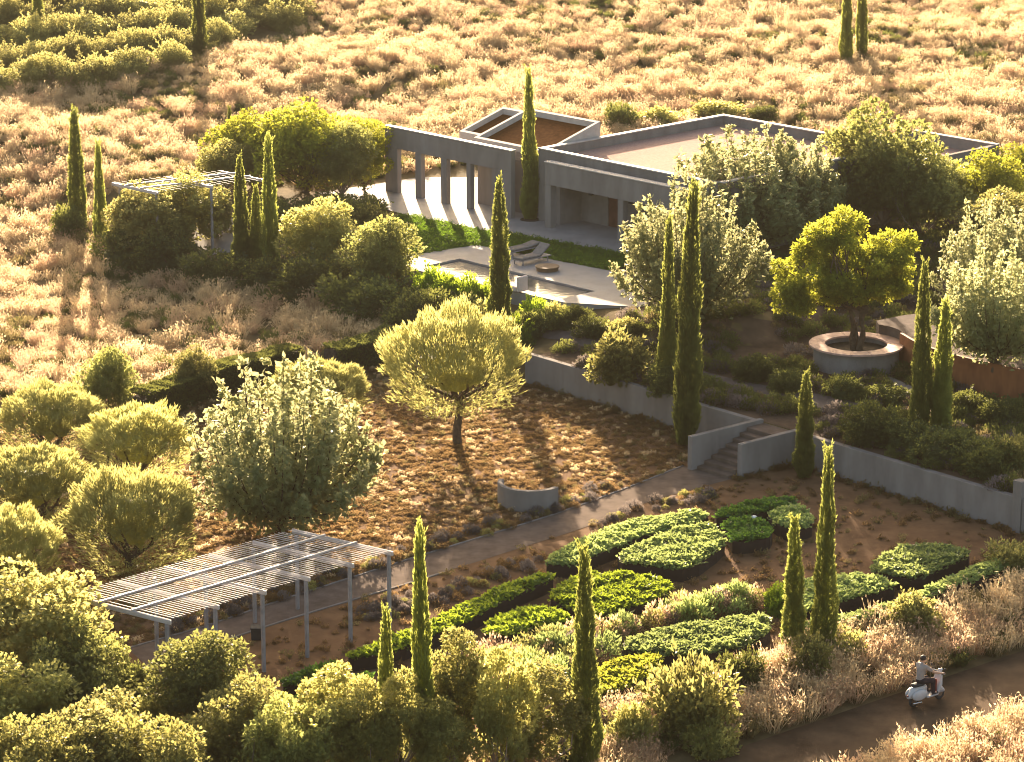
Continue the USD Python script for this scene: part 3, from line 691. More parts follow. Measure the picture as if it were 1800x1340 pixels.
# ---------------------------------------------------------------- pergolas
def pergola(A, B, C, z, label, posts_f, posts_b, nslat, zb=0.0, name='pergola', slat_along=True, mat='white_wood'):
    """A front-left, B front-right, C back-left corners in plan"""
    A, B, C = (np.asarray(q[:2], float) for q in (A, B, C)); pg = thing(name, label, 'pergola')
    ex, ey = B - A, C - A; at = lambda a, b: A + ex * a + ey * b
    g = np.random.default_rng(8); SW = .02
    for k in posts_f: obj('post', frame_box(at(k, .03) - ex / np.linalg.norm(ex) * .06, at(k, .03) + ex / np.linalg.norm(ex) * .06, .12, zb - .2, z - .16), 'grey_post', pg)
    for k in posts_b: obj('post', frame_box(at(k, .93) - ex / np.linalg.norm(ex) * .06, at(k, .93) + ex / np.linalg.norm(ex) * .06, .12, zb - .2, z - .16), 'grey_post', pg)
    for k in posts_f: obj('cross_beam', frame_box(at(k, -.01), at(k, 1.0), .10, z - .158, z - .002), mat, pg)
    for b in (.36, .68): obj('long_beam', frame_box(at(0.0, b), at(1.0, b), .09, z - .001, z + .07), mat, pg)
    for k in range(nslat):
        a = (k + .5) / nslat + g.normal() * .0008
        for (b0, b1) in ((0.0, .352), (.368, .672), (.688, 1.0)):
            if g.random() < .02: continue
            obj('slat', frame_box(at(a, b0 + g.normal() * .004), at(a, b1), SW, z + .002, z + .022 + g.normal() * .004, 0, .003), mat, pg)
    return pg
pA, pB, pC = P(296, 1091, 3.05), P(691, 969, 3.05), P(119, 1046, 3.05)
pergola(pA, pB, pC, 3.05, 'long timber slat pergola on grey posts over the gravel beside the path', (.006, .21, .415, .61, .81, .994), (.1, .34, .56, .78, .98), 60)
rA, rB, rC = P(262, 332, 4.75), P(468, 318, 4.75), P(195, 322, 4.75)
rD = rA + (rB - rA); 
pergola(P(275, 338, 4.7), P(470, 316, 4.7), P(195, 321, 4.7), 4.7, 'small slatted pergola behind bushes left of the house', (.01, .5, .99), (.05, .5, .95), 16, float(ground(-17, 167)), 'garden_pergola')
tag(obj('bin', cat([cbox(-.2, .2, -.2, .2, 0, .42, .03), cbox(-.23, .23, -.23, .23, .421, .47, .015)]), 'rubber'), 'small black box standing on gravel under the long pergola', 'box')
bp = P(452, 1124, 0); UsdGeom.Xformable(stage.GetPrimAtPath('/World/bin')).AddTranslateOp().Set(Gf.Vec3d(float(bp[0]), float(bp[1]), .02))

# paved pad beneath the small pergola
struct('pergola_paving', sheet_mesh(Polygon(pxpoly([(345, 400), (415, 385), (430, 440), (380, 450), (340, 432)])), .05, .6), 'pale_concrete')

# ---------------------------------------------------------------- raised planting beds
BEDS = [
    ('dark_bed_leaf', 'pale_bed_leaf', 'long curved raised bed nearest the path with pale crinkled leaves', [(956, 991), (958, 976), (1020, 945), (1090, 915), (1215, 893), (1245, 897), (1250, 910), (1165, 930), (1095, 955), (1035, 980), (1018, 992)]),
    (None, 'dark_bed_leaf', 'narrow dark green raised bed at the far end near the stairs', [(1250, 897), (1310, 880), (1370, 872), (1405, 876), (1407, 886), (1330, 902), (1258, 910)]),
    (None, 'pale_bed_leaf', 'broad raised bed of pale grey-green leaves in the middle of the row', [(1069, 983), (1118, 954), (1166, 932), (1220, 919), (1255, 919), (1274, 938), (1280, 953), (1217, 1000), (1157, 997)]),
    (None, 'dark_bed_leaf', 'dark leafy raised bed joining the broad pale one on its right', [(1260, 916), (1330, 905), (1360, 920), (1362, 938), (1345, 946), (1286, 953), (1278, 936)]),
    (None, 'pale_bed_leaf', 'raised bed of silvery leaves left of the tall cypress pair', [(1340, 900), (1375, 889), (1418, 889), (1433, 905), (1431, 924), (1385, 929), (1365, 920)]),
    (None, 'bright_leaf', 'large rounded bed of bright yellow-green leaves crossed by a cypress', [(962, 1041), (988, 1017), (1042, 1001), (1111, 1004), (1183, 1018), (1186, 1033), (1172, 1044), (1111, 1068), (1045, 1085), (1018, 1075), (965, 1053)]),
    (None, 'bright_leaf', 'long narrow dark-sided bed sweeping left from beside the bright rounded bed', [(976, 1004), (977, 1015), (902, 1046), (818, 1093), (731, 1129), (667, 1150), (608, 1157), (607, 1145), (660, 1125), (734, 1098), (808, 1061), (909, 1014)]),
    (None, 'bright_leaf', 'small wedge bed of yellow-green leaves in front of the long narrow bed', [(836, 1103), (892, 1071), (936, 1060), (986, 1068), (1015, 1088), (953, 1098), (879, 1122)]),
    (None, 'dark_bed_leaf', 'short dark green bed below the near end of the long pergola', [(490, 1192), (560, 1163), (606, 1160), (606, 1172), (550, 1195), (495, 1210)]),
    (None, 'dark_bed_leaf', 'shaded bed half hidden by pale trees at the bottom left', [(488, 1238), (560, 1205), (650, 1175), (662, 1188), (590, 1228), (520, 1258)]),
    ('shrub_leaf', 'pale_bed_leaf', 'wide bed of tangled pale shrubs in front of the rosy grass', [(1085, 1122), (1180, 1100), (1290, 1082), (1355, 1077), (1360, 1110), (1300, 1140), (1240, 1148), (1175, 1152), (1100, 1142)]),
    (None, 'citrus_leaf', 'lime yellow bed beside the round shrub at the bottom centre', [(1000, 1200), (1060, 1165), (1110, 1150), (1168, 1145), (1165, 1172), (1130, 1195), (1050, 1228)]),
    (None, 'pale_bed_leaf', 'raised bed behind the two cypresses right of the gravel court', [(1360, 1048), (1375, 1024), (1457, 1010), (1510, 1004), (1578, 1019), (1575, 1030), (1500, 1050), (1465, 1062), (1400, 1076)]),
    (None, 'pale_bed_leaf', 'diamond shaped raised bed farthest right below the retaining wall', [(1522, 998), (1545, 975), (1577, 958), (1640, 955), (1710, 961), (1706, 975), (1650, 1000), (1615, 1018), (1560, 1010)]),
    (None, 'pale_bed_leaf', 'long raised bed along the low stone wall right of the cypress pair', [(1380, 1100), (1470, 1080), (1560, 1062), (1650, 1020), (1690, 1002), (1750, 975), (1830, 955), (1830, 972), (1735, 1012), (1660, 1036), (1600, 1060), (1555, 1074), (1500, 1094), (1420, 1112)]),
]
def bed_leaves(poly, z, mat_seed, dens, size, bump=.065):
    g = np.random.default_rng(mat_seed); x0, y0, x1, y1 = poly.bounds
    big = poly.buffer(.0); n = int((x1 - x0 + .2) * (y1 - y0 + .2) * dens)
    q = np.column_stack([g.uniform(x0 - .1, x1 + .1, n), g.uniform(y0 - .1, y1 + .1, n)]); q = q[shapely.contains_xy(big, q[:, 0], q[:, 1])]
    edge = shapely.distance(shapely.points(q), poly.exterior)
    inside = shapely.contains_xy(poly, q[:, 0], q[:, 1]); edge = np.where(inside, edge, -edge)
    rise = .09 * sst(-.05, .25, edge)
    hh = z + rise + (meshkit.noise(np.column_stack([q * 2.3, q[:, :1] * 0]), mat_seed) - .5) * 2.4 * bump + (meshkit.noise(np.column_stack([q * 5.5, q[:, :1] * 0]), mat_seed + 3) - .5) * bump
    hh -= .10 * g.random(len(q)) ** 2
    c = np.column_stack([q, hh]); d = np.column_stack([g.normal(size=(len(q), 2)), .35 + .35 * g.random(len(q))])
    return leaves(c, d, size * (.7 + .6 * g.random(len(q))), size * .75 * (.7 + .5 * g.random(len(q))), g, .22)
bed_polys = []
for k, (under, mat, lab, pts) in enumerate(BEDS):
    poly = Polygon(chaikin(np.array([P(a_, b_, .60)[:2] for a_, b_ in pts]), 1)).buffer(0).buffer(-.09)
    bed_polys.append(poly)
    bd = thing('planting_bed', lab, 'planting bed', group='dark-sided raised planting beds')
    shell = poly.difference(poly.buffer(-.06))
    m = trimesh.creation.extrude_polygon(shell, .55, engine='earcut') if shell.geom_type == 'Polygon' else trimesh.util.concatenate([trimesh.creation.extrude_polygon(s_, .55, engine='earcut') for s_ in shell.geoms])
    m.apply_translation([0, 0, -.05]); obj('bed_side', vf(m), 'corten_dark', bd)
    obj('soil', sheet_mesh(poly.buffer(-.05), 0, 1.0, .44), 'soil_dark', bd)
    obj('foliage', bed_leaves(poly, .515, 200 + k, 300, .18), mat, bd)

# ---------------------------------------------------------------- hedges
def hedge(pts, w, h, label, seed, mat='shrub_leaf', dens=420):
    g = np.random.default_rng(seed); ln = LineString(pts); L = ln.length; n = int(L * (w + 2 * h) * dens)
    q = g.random(n) * L; c = np.array([ln.interpolate(a_).coords[0] for a_ in np.linspace(0, L, 200)]); xs = np.linspace(0, L, 200)
    cx, cy = np.interp(q, xs, c[:, 0]), np.interp(q, xs, c[:, 1]); tx, ty = np.gradient(c[:, 0]), np.gradient(c[:, 1]); tl = np.hypot(tx, ty); tx, ty = tx / tl, ty / tl
    nx, ny = -np.interp(q, xs, ty), np.interp(q, xs, tx)
    a_ = g.uniform(-1, 1, n); face = g.random(n); per = w + 2 * h
    top = face < w / per
    lat = np.where(top, a_ * w / 2, np.sign(a_) * w / 2 * (1 - .15 * g.random(n))); zz = np.where(top, h, h * g.random(n))
    nn = (meshkit.fbm(np.column_stack([cx * 1.2, cy * 1.2, zz * 1.2]), 3, seed) - .5)
    lat = lat * (1 + nn * .7); zz = zz * (1 + nn * .45)
    cc = np.column_stack([cx + nx * lat, cy + ny * lat, ground(cx, cy) + zz])
    d = np.column_stack([nx * lat, ny * lat, .3 + zz * .4]) + g.normal(size=(n, 3)) * .5
    hd = thing('hedge', label, 'hedge')
    obj('foliage', leaves(cc, d, .10 + .06 * g.random(n), .06 + .05 * g.random(n), g), mat, hd)
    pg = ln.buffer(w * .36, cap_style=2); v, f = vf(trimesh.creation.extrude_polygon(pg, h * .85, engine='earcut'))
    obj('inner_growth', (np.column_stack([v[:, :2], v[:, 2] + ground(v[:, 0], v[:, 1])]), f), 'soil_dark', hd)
hedge(np.array(pxpoly([(240, 742), (330, 708), (440, 672), (520, 650)])), 1.3, 1.2, 'dark hedge running diagonally behind the left dome shaped trees', 301)
hedge(np.array(pxpoly([(580, 655), (640, 640), (700, 622)])), 1.5, 1.2, 'short dense dark green hedge left of the lone dome tree', 302)

# ---------------------------------------------------------------- cypresses
CY = [
    (137, 410, 190, 27, 'tall cypress at far left of the small pergola, left of a shorter one'), (178, 432, 250, 22, 'shorter cypress just right of the tall one at far left of the small pergola'),
    (425, 478, 275, 27, 'left cypress of the trio standing right of the small pergola'), (450, 474, 325, 22, 'shortest, middle cypress of the trio right of the small pergola'), (476, 478, 238, 28, 'right cypress of the trio right of the small pergola'),
    (932, 388, 124, 26, 'tall cypress planted in the terrace at the house wall corner'), (879, 592, 318, 34, 'cypress standing in front of the lawn and pool'),
    (1171, 690, 385, 30, 'left cypress of the tall group on the upper terrace'), (1203, 786, 330, 40, 'tallest cypress, rooted in front of the retaining wall left of the stairs'), (1216, 670, 345, 24, 'slim cypress right behind the tallest one above the stairs'),
    (1413, 842, 655, 30, 'short tapering cypress at the right cheek wall of the stairs'), (1617, 772, 462, 34, 'taller cypress of the pair in front of the rust coloured wall'), (1653, 772, 528, 32, 'shorter cypress of the pair in front of the rust coloured wall'),
    (1446, 1158, 795, 36, 'taller cypress of the pair among the right planting beds'), (1395, 1152, 912, 38, 'shorter cypress of the pair among the right planting beds'),
    (681, 1372, 1068, 36, 'leftmost cypress of three along the bottom edge'), (744, 1378, 930, 40, 'middle cypress of three along the bottom edge'), (1030, 1372, 970, 44, 'right cypress of three along the bottom edge, in front of the bright bed'),
    (1487, 118, -70, 20, 'left cypress of the pair cut by the top edge on the hillside'), (1514, 108, -72, 20, 'right cypress of the pair cut by the top edge on the hillside'), (352, 100, -62, 22, 'single cypress cut by the top edge in front of the bushy grove'),
    (69, 62, -40, 20, 'cypress among the bushes at the top left corner'), (405, 300, 188, 12, 'slender young cypress behind the small pergola'), (203, 1370, 1250, 16, 'small slender cypress among trees at the bottom left'),
]
for (px, b, t_, w, lab) in CY:
    plant_px('cypress', 'cypress_tree', lab, 'cypress', px, b, t_, w * (.90 + .18 * _rng.random()), 'slender cypresses around the garden')
dp = P(932, 388, Zt); tag(obj('tree_pit', ring(.05, .55, 0, .012, 32), 'soil_dark'), 'dark round planting hole in the paving around a cypress foot', 'tree pit')
UsdGeom.Xformable(stage.GetPrimAtPath('/World/tree_pit')).AddTranslateOp().Set(Gf.Vec3d(float(dp[0]), float(dp[1]), Zt + .056))

# ---------------------------------------------------------------- trees
plant_px('dome', 'dome_tree', 'lone dome shaped tree on a dark trunk in the dry meadow', 'tree', 804, 785, 555, 232, None, 0)
DB = [(92, 800, 685, 170, 'dome shaped bushy tree at left, farthest back of the rounded cluster'), (243, 850, 722, 172, 'dome shaped bushy tree right of the cluster below the diagonal hedge'),
      (58, 925, 792, 200, 'large dome shaped bushy tree at the left edge, middle of the cluster'), (232, 1000, 840, 215, 'dome shaped bushy tree just behind the long pergola roof'),
      (22, 1040, 908, 160, 'dome shaped bushy tree at the left edge lowest of the cluster'), (562, 740, 640, 170, 'rounded bushy tree behind the big silvery tree')]
for (px, b, t_, w, lab) in DB: plant_px('bush_dome', 'dome_tree', lab, 'tree', px, b, t_, w, 'dome shaped trees on the left')
SV = [(490, 932, 645, 375, 'big silvery many-stemmed tree behind the long pergola'), (1214, 560, 322, 278, 'silvery feathery tree behind the tallest cypresses by the lawn'),
      (1300, 440, 245, 320, 'silvery green tree with upright shoots before the flat roof'), (1262, 425, 285, 190, 'silvery green tree behind the tallest cypresses close to the porch'), (1350, 425, 240, 230, 'silvery tree with the tallest shoots reaching over the flat roof edge'), (1395, 430, 245, 190, 'upright-shooted silvery tree right of centre before the flat roof'),
      (1745, 560, 360, 220, 'silvery tree at the right edge behind the rust coloured wall')]
for k_, (px, b, t_, w, lab) in enumerate(SV): plant_px('silver', 'silver_tree', lab, 'tree', px, b, t_, w, 'silvery feathery trees', 1 if k_ == 0 else None)
q_ = P(1750, 640, 2.9); plant('silver', 'silver_tree', 'silvery tree whose leaves hang over the rust coloured wall at right', 'tree', q_[0], q_[1], 2.88, 5.2, 6.2, 'silvery feathery trees')
plant('citrus', 'planter_tree', 'yellow-green leafy tree with several stems growing in the round planter', 'tree', pcn[0], pcn[1], 2.12, 6.6, 7.0, None, 0)
stage.GetPrimAtPath('/World/planter_tree').GetAttribute('xformOp:rotateZ').Set(8.0)
LF = [
    ('leafy', 560, 480, 348, 140, 'rounded golden olive tree, left of two below the lawn corner'), ('leafy', 667, 520, 390, 145, 'rounded golden olive tree, right of two beside the lawn corner'),
    ('green', 440, 325, 195, 160, 'yellow-green tree left in the clump behind the small pergola'), ('green', 535, 340, 180, 190, 'tallest yellow-green tree in the clump left of the colonnade'), ('green', 640, 335, 205, 130, 'yellow-green tree next to the colonnade end'),
    ('leafy', 320, 440, 305, 165, 'scrubby olive tree in front of the small pergola'), ('leafy', 245, 455, 345, 120, 'low olive tree left of the scrubby one by the small pergola'),
    ('leafy', 1545, 405, 190, 215, 'tall airy olive tree at the house right side'), ('leafy', 1480, 330, 230, 120, 'small olive tree close behind the upright silvery shoots'), ('green', 1725, 400, 265, 170, 'yellow-green tree at the right edge beside the outbuilding'), ('green', 1790, 345, 250, 110, 'green tree cut by the right edge near the outbuilding'),
    ('leafy', 190, 740, 620, 110, 'olive bush-tree left of the diagonal hedge at the field edge'), ('leafy', 345, 700, 612, 76, 'small olive bush-tree at the diagonal hedge middle'),
    ('leafy', 90, 1230, 1015, 250, 'large olive tree at the bottom left beside the pergola end'), ('leafy', 140, 1290, 1098, 165, 'olive tree right of the largest one at the bottom left'), ('leafy', 15, 1330, 1150, 200, 'olive tree cut by the left edge at the bottom'),
    ('leafy', 350, 1300, 1128, 175, 'pale olive tree in front of the gravel under the pergola'), ('leafy', 435, 1375, 1196, 170, 'pale olive tree right of the pergola gravel at the bottom edge'), ('leafy', 165, 1400, 1236, 190, 'pale olive tree cut by the bottom edge at left'),
    ('slim', 598, 1385, 1175, 150, 'pale slim tree left of the leftmost bottom cypress'), ('slim', 812, 1345, 1100, 130, 'pale slim tree with visible trunk between the bottom cypresses'), ('slim', 955, 1370, 1175, 150, 'pale yellowish tree left of the right bottom cypress'), ('slim', 700, 1400, 1180, 110, 'pale slim tree squeezed between two bottom cypresses'),
    ('slim', 880, 1395, 1130, 120, 'pale slim tree behind the yellowish one at the bottom'),
    ('leafy', 510, 1420, 1230, 150, 'pale olive tree between the pergola gravel and the bottom pale slim trees'),
    ('leafy', 285, 1450, 1262, 180, 'pale olive tree low at the bottom edge, second from left'), ('leafy', 30, 1200, 1040, 150, 'dark olive tree at the left edge above the bottom corner'), ('leafy', 60, 1460, 1270, 190, 'olive tree in the very bottom left corner'), ('leafy', 272, 462, 332, 150, 'olive tree standing before the front posts of the small pergola'),
    ('leafy', 530, 330, 190, 150, 'airy olive tree at the back of the clump left of the colonnade'), ('leafy', 400, 345, 245, 110, 'low olive tree at the left end of the clump by the small pergola'), ('leafy', 600, 350, 225, 120, 'olive tree filling the clump nearest the sunlit terrace'),
    ('leafy', 285, 395, 320, 120, 'low olive tree under the front edge of the small pergola'), ('leafy', 375, 420, 345, 70, 'small olive tree at the right front of the small pergola'),
    ('leafy', 1620, 420, 260, 150, 'airy tree right of the tall olive by the house'), ('leafy', 1755, 460, 330, 150, 'olive tree at right behind the silvery ones'),
    ('slim', 640, 1400, 1200, 110, 'pale slim tree just left of the leftmost bottom cypress'), ('slim', 775, 1410, 1230, 110, 'low slim tree right of the middle bottom cypress'),
]
for (kd, px, b, t_, w, lab) in LF:
    if t_ > 1000: w *= 1.12
    nm = {'leafy': 'olive_tree', 'green': 'green_tree', 'slim': 'slim_tree'}[kd]
    plant_px(kd, nm, lab, 'tree', px, b, t_, w)

# ---------------------------------------------------------------- shrubs
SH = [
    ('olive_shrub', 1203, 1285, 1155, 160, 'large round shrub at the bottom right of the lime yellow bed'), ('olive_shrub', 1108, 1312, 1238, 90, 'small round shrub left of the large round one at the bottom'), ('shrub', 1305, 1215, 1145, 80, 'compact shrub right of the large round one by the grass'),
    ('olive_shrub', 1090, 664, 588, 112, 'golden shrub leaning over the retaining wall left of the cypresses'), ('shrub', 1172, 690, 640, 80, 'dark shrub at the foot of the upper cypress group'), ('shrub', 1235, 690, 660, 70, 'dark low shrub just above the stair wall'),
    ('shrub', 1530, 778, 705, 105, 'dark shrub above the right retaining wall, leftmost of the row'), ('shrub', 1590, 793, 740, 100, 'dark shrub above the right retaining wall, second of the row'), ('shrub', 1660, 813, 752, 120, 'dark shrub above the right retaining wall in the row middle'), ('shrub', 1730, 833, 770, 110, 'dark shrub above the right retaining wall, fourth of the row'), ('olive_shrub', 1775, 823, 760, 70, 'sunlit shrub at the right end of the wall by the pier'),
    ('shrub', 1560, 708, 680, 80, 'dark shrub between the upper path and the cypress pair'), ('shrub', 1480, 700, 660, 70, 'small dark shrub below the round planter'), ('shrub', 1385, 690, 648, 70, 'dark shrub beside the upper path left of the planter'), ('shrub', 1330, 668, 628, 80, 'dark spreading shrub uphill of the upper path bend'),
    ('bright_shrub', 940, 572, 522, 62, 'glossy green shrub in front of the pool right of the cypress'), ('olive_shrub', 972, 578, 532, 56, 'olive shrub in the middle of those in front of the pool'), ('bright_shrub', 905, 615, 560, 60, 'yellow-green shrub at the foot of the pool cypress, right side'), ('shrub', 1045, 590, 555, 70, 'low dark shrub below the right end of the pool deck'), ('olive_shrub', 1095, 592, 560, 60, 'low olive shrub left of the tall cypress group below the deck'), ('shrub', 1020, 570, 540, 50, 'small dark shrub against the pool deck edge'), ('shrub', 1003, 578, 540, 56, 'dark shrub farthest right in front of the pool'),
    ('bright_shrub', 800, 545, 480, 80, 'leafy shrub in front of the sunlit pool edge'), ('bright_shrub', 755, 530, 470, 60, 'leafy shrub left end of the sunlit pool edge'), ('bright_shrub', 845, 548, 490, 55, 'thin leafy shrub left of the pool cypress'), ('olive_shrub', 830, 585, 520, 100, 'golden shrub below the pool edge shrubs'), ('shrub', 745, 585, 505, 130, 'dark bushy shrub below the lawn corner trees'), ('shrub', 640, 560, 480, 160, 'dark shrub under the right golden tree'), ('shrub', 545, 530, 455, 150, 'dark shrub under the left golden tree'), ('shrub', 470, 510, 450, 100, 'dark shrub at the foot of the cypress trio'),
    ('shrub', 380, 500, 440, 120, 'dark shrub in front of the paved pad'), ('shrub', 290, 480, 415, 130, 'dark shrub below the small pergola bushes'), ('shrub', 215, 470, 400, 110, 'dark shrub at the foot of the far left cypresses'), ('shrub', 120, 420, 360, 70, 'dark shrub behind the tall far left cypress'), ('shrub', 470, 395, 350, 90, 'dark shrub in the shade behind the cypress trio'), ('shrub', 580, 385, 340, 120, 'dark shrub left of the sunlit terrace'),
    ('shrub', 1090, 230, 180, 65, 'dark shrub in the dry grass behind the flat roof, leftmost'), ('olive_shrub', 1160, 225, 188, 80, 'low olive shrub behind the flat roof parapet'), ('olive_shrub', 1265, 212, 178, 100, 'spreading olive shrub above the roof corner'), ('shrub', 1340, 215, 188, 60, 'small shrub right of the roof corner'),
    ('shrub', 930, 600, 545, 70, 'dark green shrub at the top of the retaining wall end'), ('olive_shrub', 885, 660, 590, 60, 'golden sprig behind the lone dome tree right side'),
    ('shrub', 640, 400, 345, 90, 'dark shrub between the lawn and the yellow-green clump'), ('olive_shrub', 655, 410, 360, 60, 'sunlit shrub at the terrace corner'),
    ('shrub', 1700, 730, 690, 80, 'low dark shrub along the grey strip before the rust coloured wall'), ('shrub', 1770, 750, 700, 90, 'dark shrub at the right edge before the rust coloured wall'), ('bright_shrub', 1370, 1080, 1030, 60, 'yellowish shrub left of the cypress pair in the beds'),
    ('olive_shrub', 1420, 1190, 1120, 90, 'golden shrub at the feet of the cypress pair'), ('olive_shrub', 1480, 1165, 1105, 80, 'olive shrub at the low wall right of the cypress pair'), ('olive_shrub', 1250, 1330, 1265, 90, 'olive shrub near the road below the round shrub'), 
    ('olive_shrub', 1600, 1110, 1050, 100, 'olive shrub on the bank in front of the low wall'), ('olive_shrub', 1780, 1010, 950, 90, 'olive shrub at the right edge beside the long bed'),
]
SH += [(k_, x_, b_, t2, w_, 'undergrowth shrub ' + l_) for (k_, x_, b_, t2, w_, l_) in (
    ('shrub', 120, 1255, 1185, 110, 'beneath the large olive tree in the bottom left corner'), ('shrub', 225, 1225, 1165, 90, 'at the left end of the gravel under the pergola'), ('olive_shrub', 265, 1310, 1235, 100, 'filling the gap left of the pale tree before the gravel'),
    ('shrub', 75, 1345, 1270, 110, 'between two olive trees at the bottom left edge'), ('shrub', 390, 1370, 1300, 100, 'between the two pale olive trees at the bottom'), ('olive_shrub', 520, 1340, 1265, 100, 'in front of the shaded planting bed at the bottom'),
    ('shrub', 480, 1330, 1262, 80, 'at the foot of the pale tree by the shaded bed'), ('olive_shrub', 640, 1345, 1275, 90, 'left of the leftmost bottom cypress foot'), ('shrub', 715, 1352, 1285, 70, 'between the two left bottom cypresses'), ('olive_shrub', 885, 1345, 1280, 100, 'between the slim trees at the bottom centre'),
    ('shrub', 985, 1352, 1290, 70, 'left of the right bottom cypress foot'), ('shrub', 200, 1330, 1275, 90, 'between the olive trees second from the left edge'), ('shrub', 330, 1325, 1270, 80, 'at the foot of the pale tree before the pergola gravel'), ('olive_shrub', 780, 1350, 1270, 80, 'right of the middle bottom cypress foot'))]
for (kd, px, b, t_, w, lab) in SH: plant_px(kd, {'shrub': 'dark_shrub', 'olive_shrub': 'olive_shrub', 'bright_shrub': 'bright_shrub'}[kd], lab, 'shrub', px, b, t_, w)
# the dense grove in the upper left
g = np.random.default_rng(77)
grove_px = [(-10, 165), (40, 150), (95, 152), (150, 150), (205, 140), (255, 135), (305, 118), (20, 115), (75, 118), (130, 110), (190, 108), (240, 100), (290, 92), (335, 95), (380, 90), (-15, 80), (45, 80), (105, 78), (160, 75), (215, 72), (270, 66), (325, 62), (400, 66), (20, 45), (80, 42), (140, 40), (195, 38), (250, 35), (305, 30), (370, 38), (430, 45), (485, 55), (-10, 12), (55, 8), (115, 6), (170, 4), (230, 2), (285, -2), (345, 4), (400, 10), (455, 18), (505, 25), (30, -22), (90, -25), (150, -28), (210, -30), (270, -32), (330, -28), (390, -22), (450, -15), (510, -8)]
for (px, py) in grove_px:
    q = G(px + g.normal() * 8, py + g.normal() * 4); w = 2.7 + g.random() * 1.1
    plant('grove', 'grove_bush', 'rounded yellow-green bush in the dense grove at the upper left corner', 'bush', q[0], q[1], q[2] - .1, 1.9 + .7 * g.random(), w, 'bushes of the upper left grove')

# ---------------------------------------------------------------- ground cover: grasses, litter, low plants
def tuft(name, mat, seed, n, h, r, head=.5, parent=None, blade=.02):
    g = np.random.default_rng(seed); a = g.random(n) * 2 * np.pi; rr = r * .35 * np.sqrt(g.random(n))
    c = np.stack([rr * np.cos(a), rr * np.sin(a), np.zeros(n)], -1)
    a2 = a + g.normal(size=n) * .8; lean = (.12 + .75 * g.random(n) ** 1.3) * r / h
    d = np.stack([np.cos(a2) * lean, np.sin(a2) * lean, np.ones(n)], -1); L = h * (.55 + .5 * g.random(n))
    b = leaves(c, d, L, blade * (1 + g.random(n)), g, .3)
    tip = c + unit(d) * (L * (.55 + .45 * g.random(n)))[:, None]
    k = int(n * 3 * head); idx = g.integers(0, n, k)
    hd = leaves(tip[idx] + g.normal(size=(k, 3)) * .055, d[idx] + g.normal(size=(k, 3)) * .8, .07 + .08 * g.random(k), .03 + .035 * g.random(k), g)
    return obj(name, cat([b, hd]), mat, parent)

def instancer(name, label, catg, protos, pts, ids, sc, rot, group=None):
    pi = UsdGeom.PointInstancer.Define(stage, '/World/' + numbered('/World', name)); pr = pi.GetPrim()
    tag(pr, label, catg, None, 'stuff')
    paths = [mk(pr).GetPath() for mk in protos]
    pi.CreatePrototypesRel().SetTargets(paths)
    pi.CreatePositionsAttr(Vt.Vec3fArray.FromNumpy(np.asarray(pts, np.float32)))
    pi.CreateProtoIndicesAttr(Vt.IntArray.FromNumpy(np.asarray(ids, np.int32)))
    pi.CreateScalesAttr(Vt.Vec3fArray.FromNumpy(np.asarray(sc, np.float32)))
    q = np.zeros((len(pts), 4), np.float32); q[:, 0] = np.cos(rot / 2); q[:, 3] = np.sin(rot / 2)
    pi.CreateOrientationsAttr(Vt.QuathArray([Gf.Quath(float(a_[0]), 0, 0, float(a_[3])) for a_ in q]))
    return pr

def scatter(poly, dens, g, step=None):
    x0, y0, x1, y1 = poly.bounds; n = int((x1 - x0) * (y1 - y0) * dens)
    q = np.column_stack([g.uniform(x0, x1, n), g.uniform(y0, y1, n)])
    return q[shapely.contains_xy(poly, q[:, 0], q[:, 1])]

def in_view(q, m=140):
    p = np.column_stack([q, ground(q[:, 0], q[:, 1])]) - _eye; k = p @ _fw
    X_ = 900 + FPX * p[:, 0] / k; Y_ = 670 - FPX * (p @ _up) / k
    return (X_ > -m) & (X_ < 1800 + m) & (Y_ > -m * .8) & (Y_ < 1340 + m * 1.2)

estate = Polygon(pxpoly([(-260, 800), (0, 700), (120, 720), (240, 735), (440, 665), (600, 620), (700, 590), (735, 560), (640, 540), (480, 505), (330, 485), (190, 450), (180, 352), (350, 318), (560, 330), (640, 318)])
                 + [UV(-12.2, 7.6), UV(-3.5, 9), UV(.8, 15.6), UV(15, 15.8), UV(15.5, 25), UV(60, 25), TS(80, 0), TS(80, -60), TS(-60, -60)]).buffer(0)
g = np.random.default_rng(400)
field = Polygon([(-75, 118), (-75, 290), (75, 290), (75, 118)]).difference(estate)
q = scatter(field, 3.0, g); q = q[in_view(q, 120)]
grove_area = Polygon(pxpoly([(-120, 165), (60, 150), (200, 135), (300, 118), (420, 92), (520, 62), (540, -30), (500, -60), (-120, -60)]))
q = q[~shapely.contains_xy(grove_area, q[:, 0], q[:, 1])]
big = meshkit.fbm(np.column_stack([q / 7, q[:, :1] * 0]), 3, 9)
u_ = g.random(len(q)) + (big - .5) * .9
ids = np.select([u_ < .13, u_ < .30, u_ < .46, u_ < .9], [5, 4, 2, 0], 1); sw = g.random(len(q)) < .5
ids = np.where((ids == 0) & sw, 1, ids); ids = np.where((ids == 2) & sw, 3, ids)
size = (.42 + .72 * g.random(len(q)) ** 1.5) * (.85 + .5 * big)
sc = np.column_stack([size, size, size * (.8 + .4 * g.random(len(q)))])
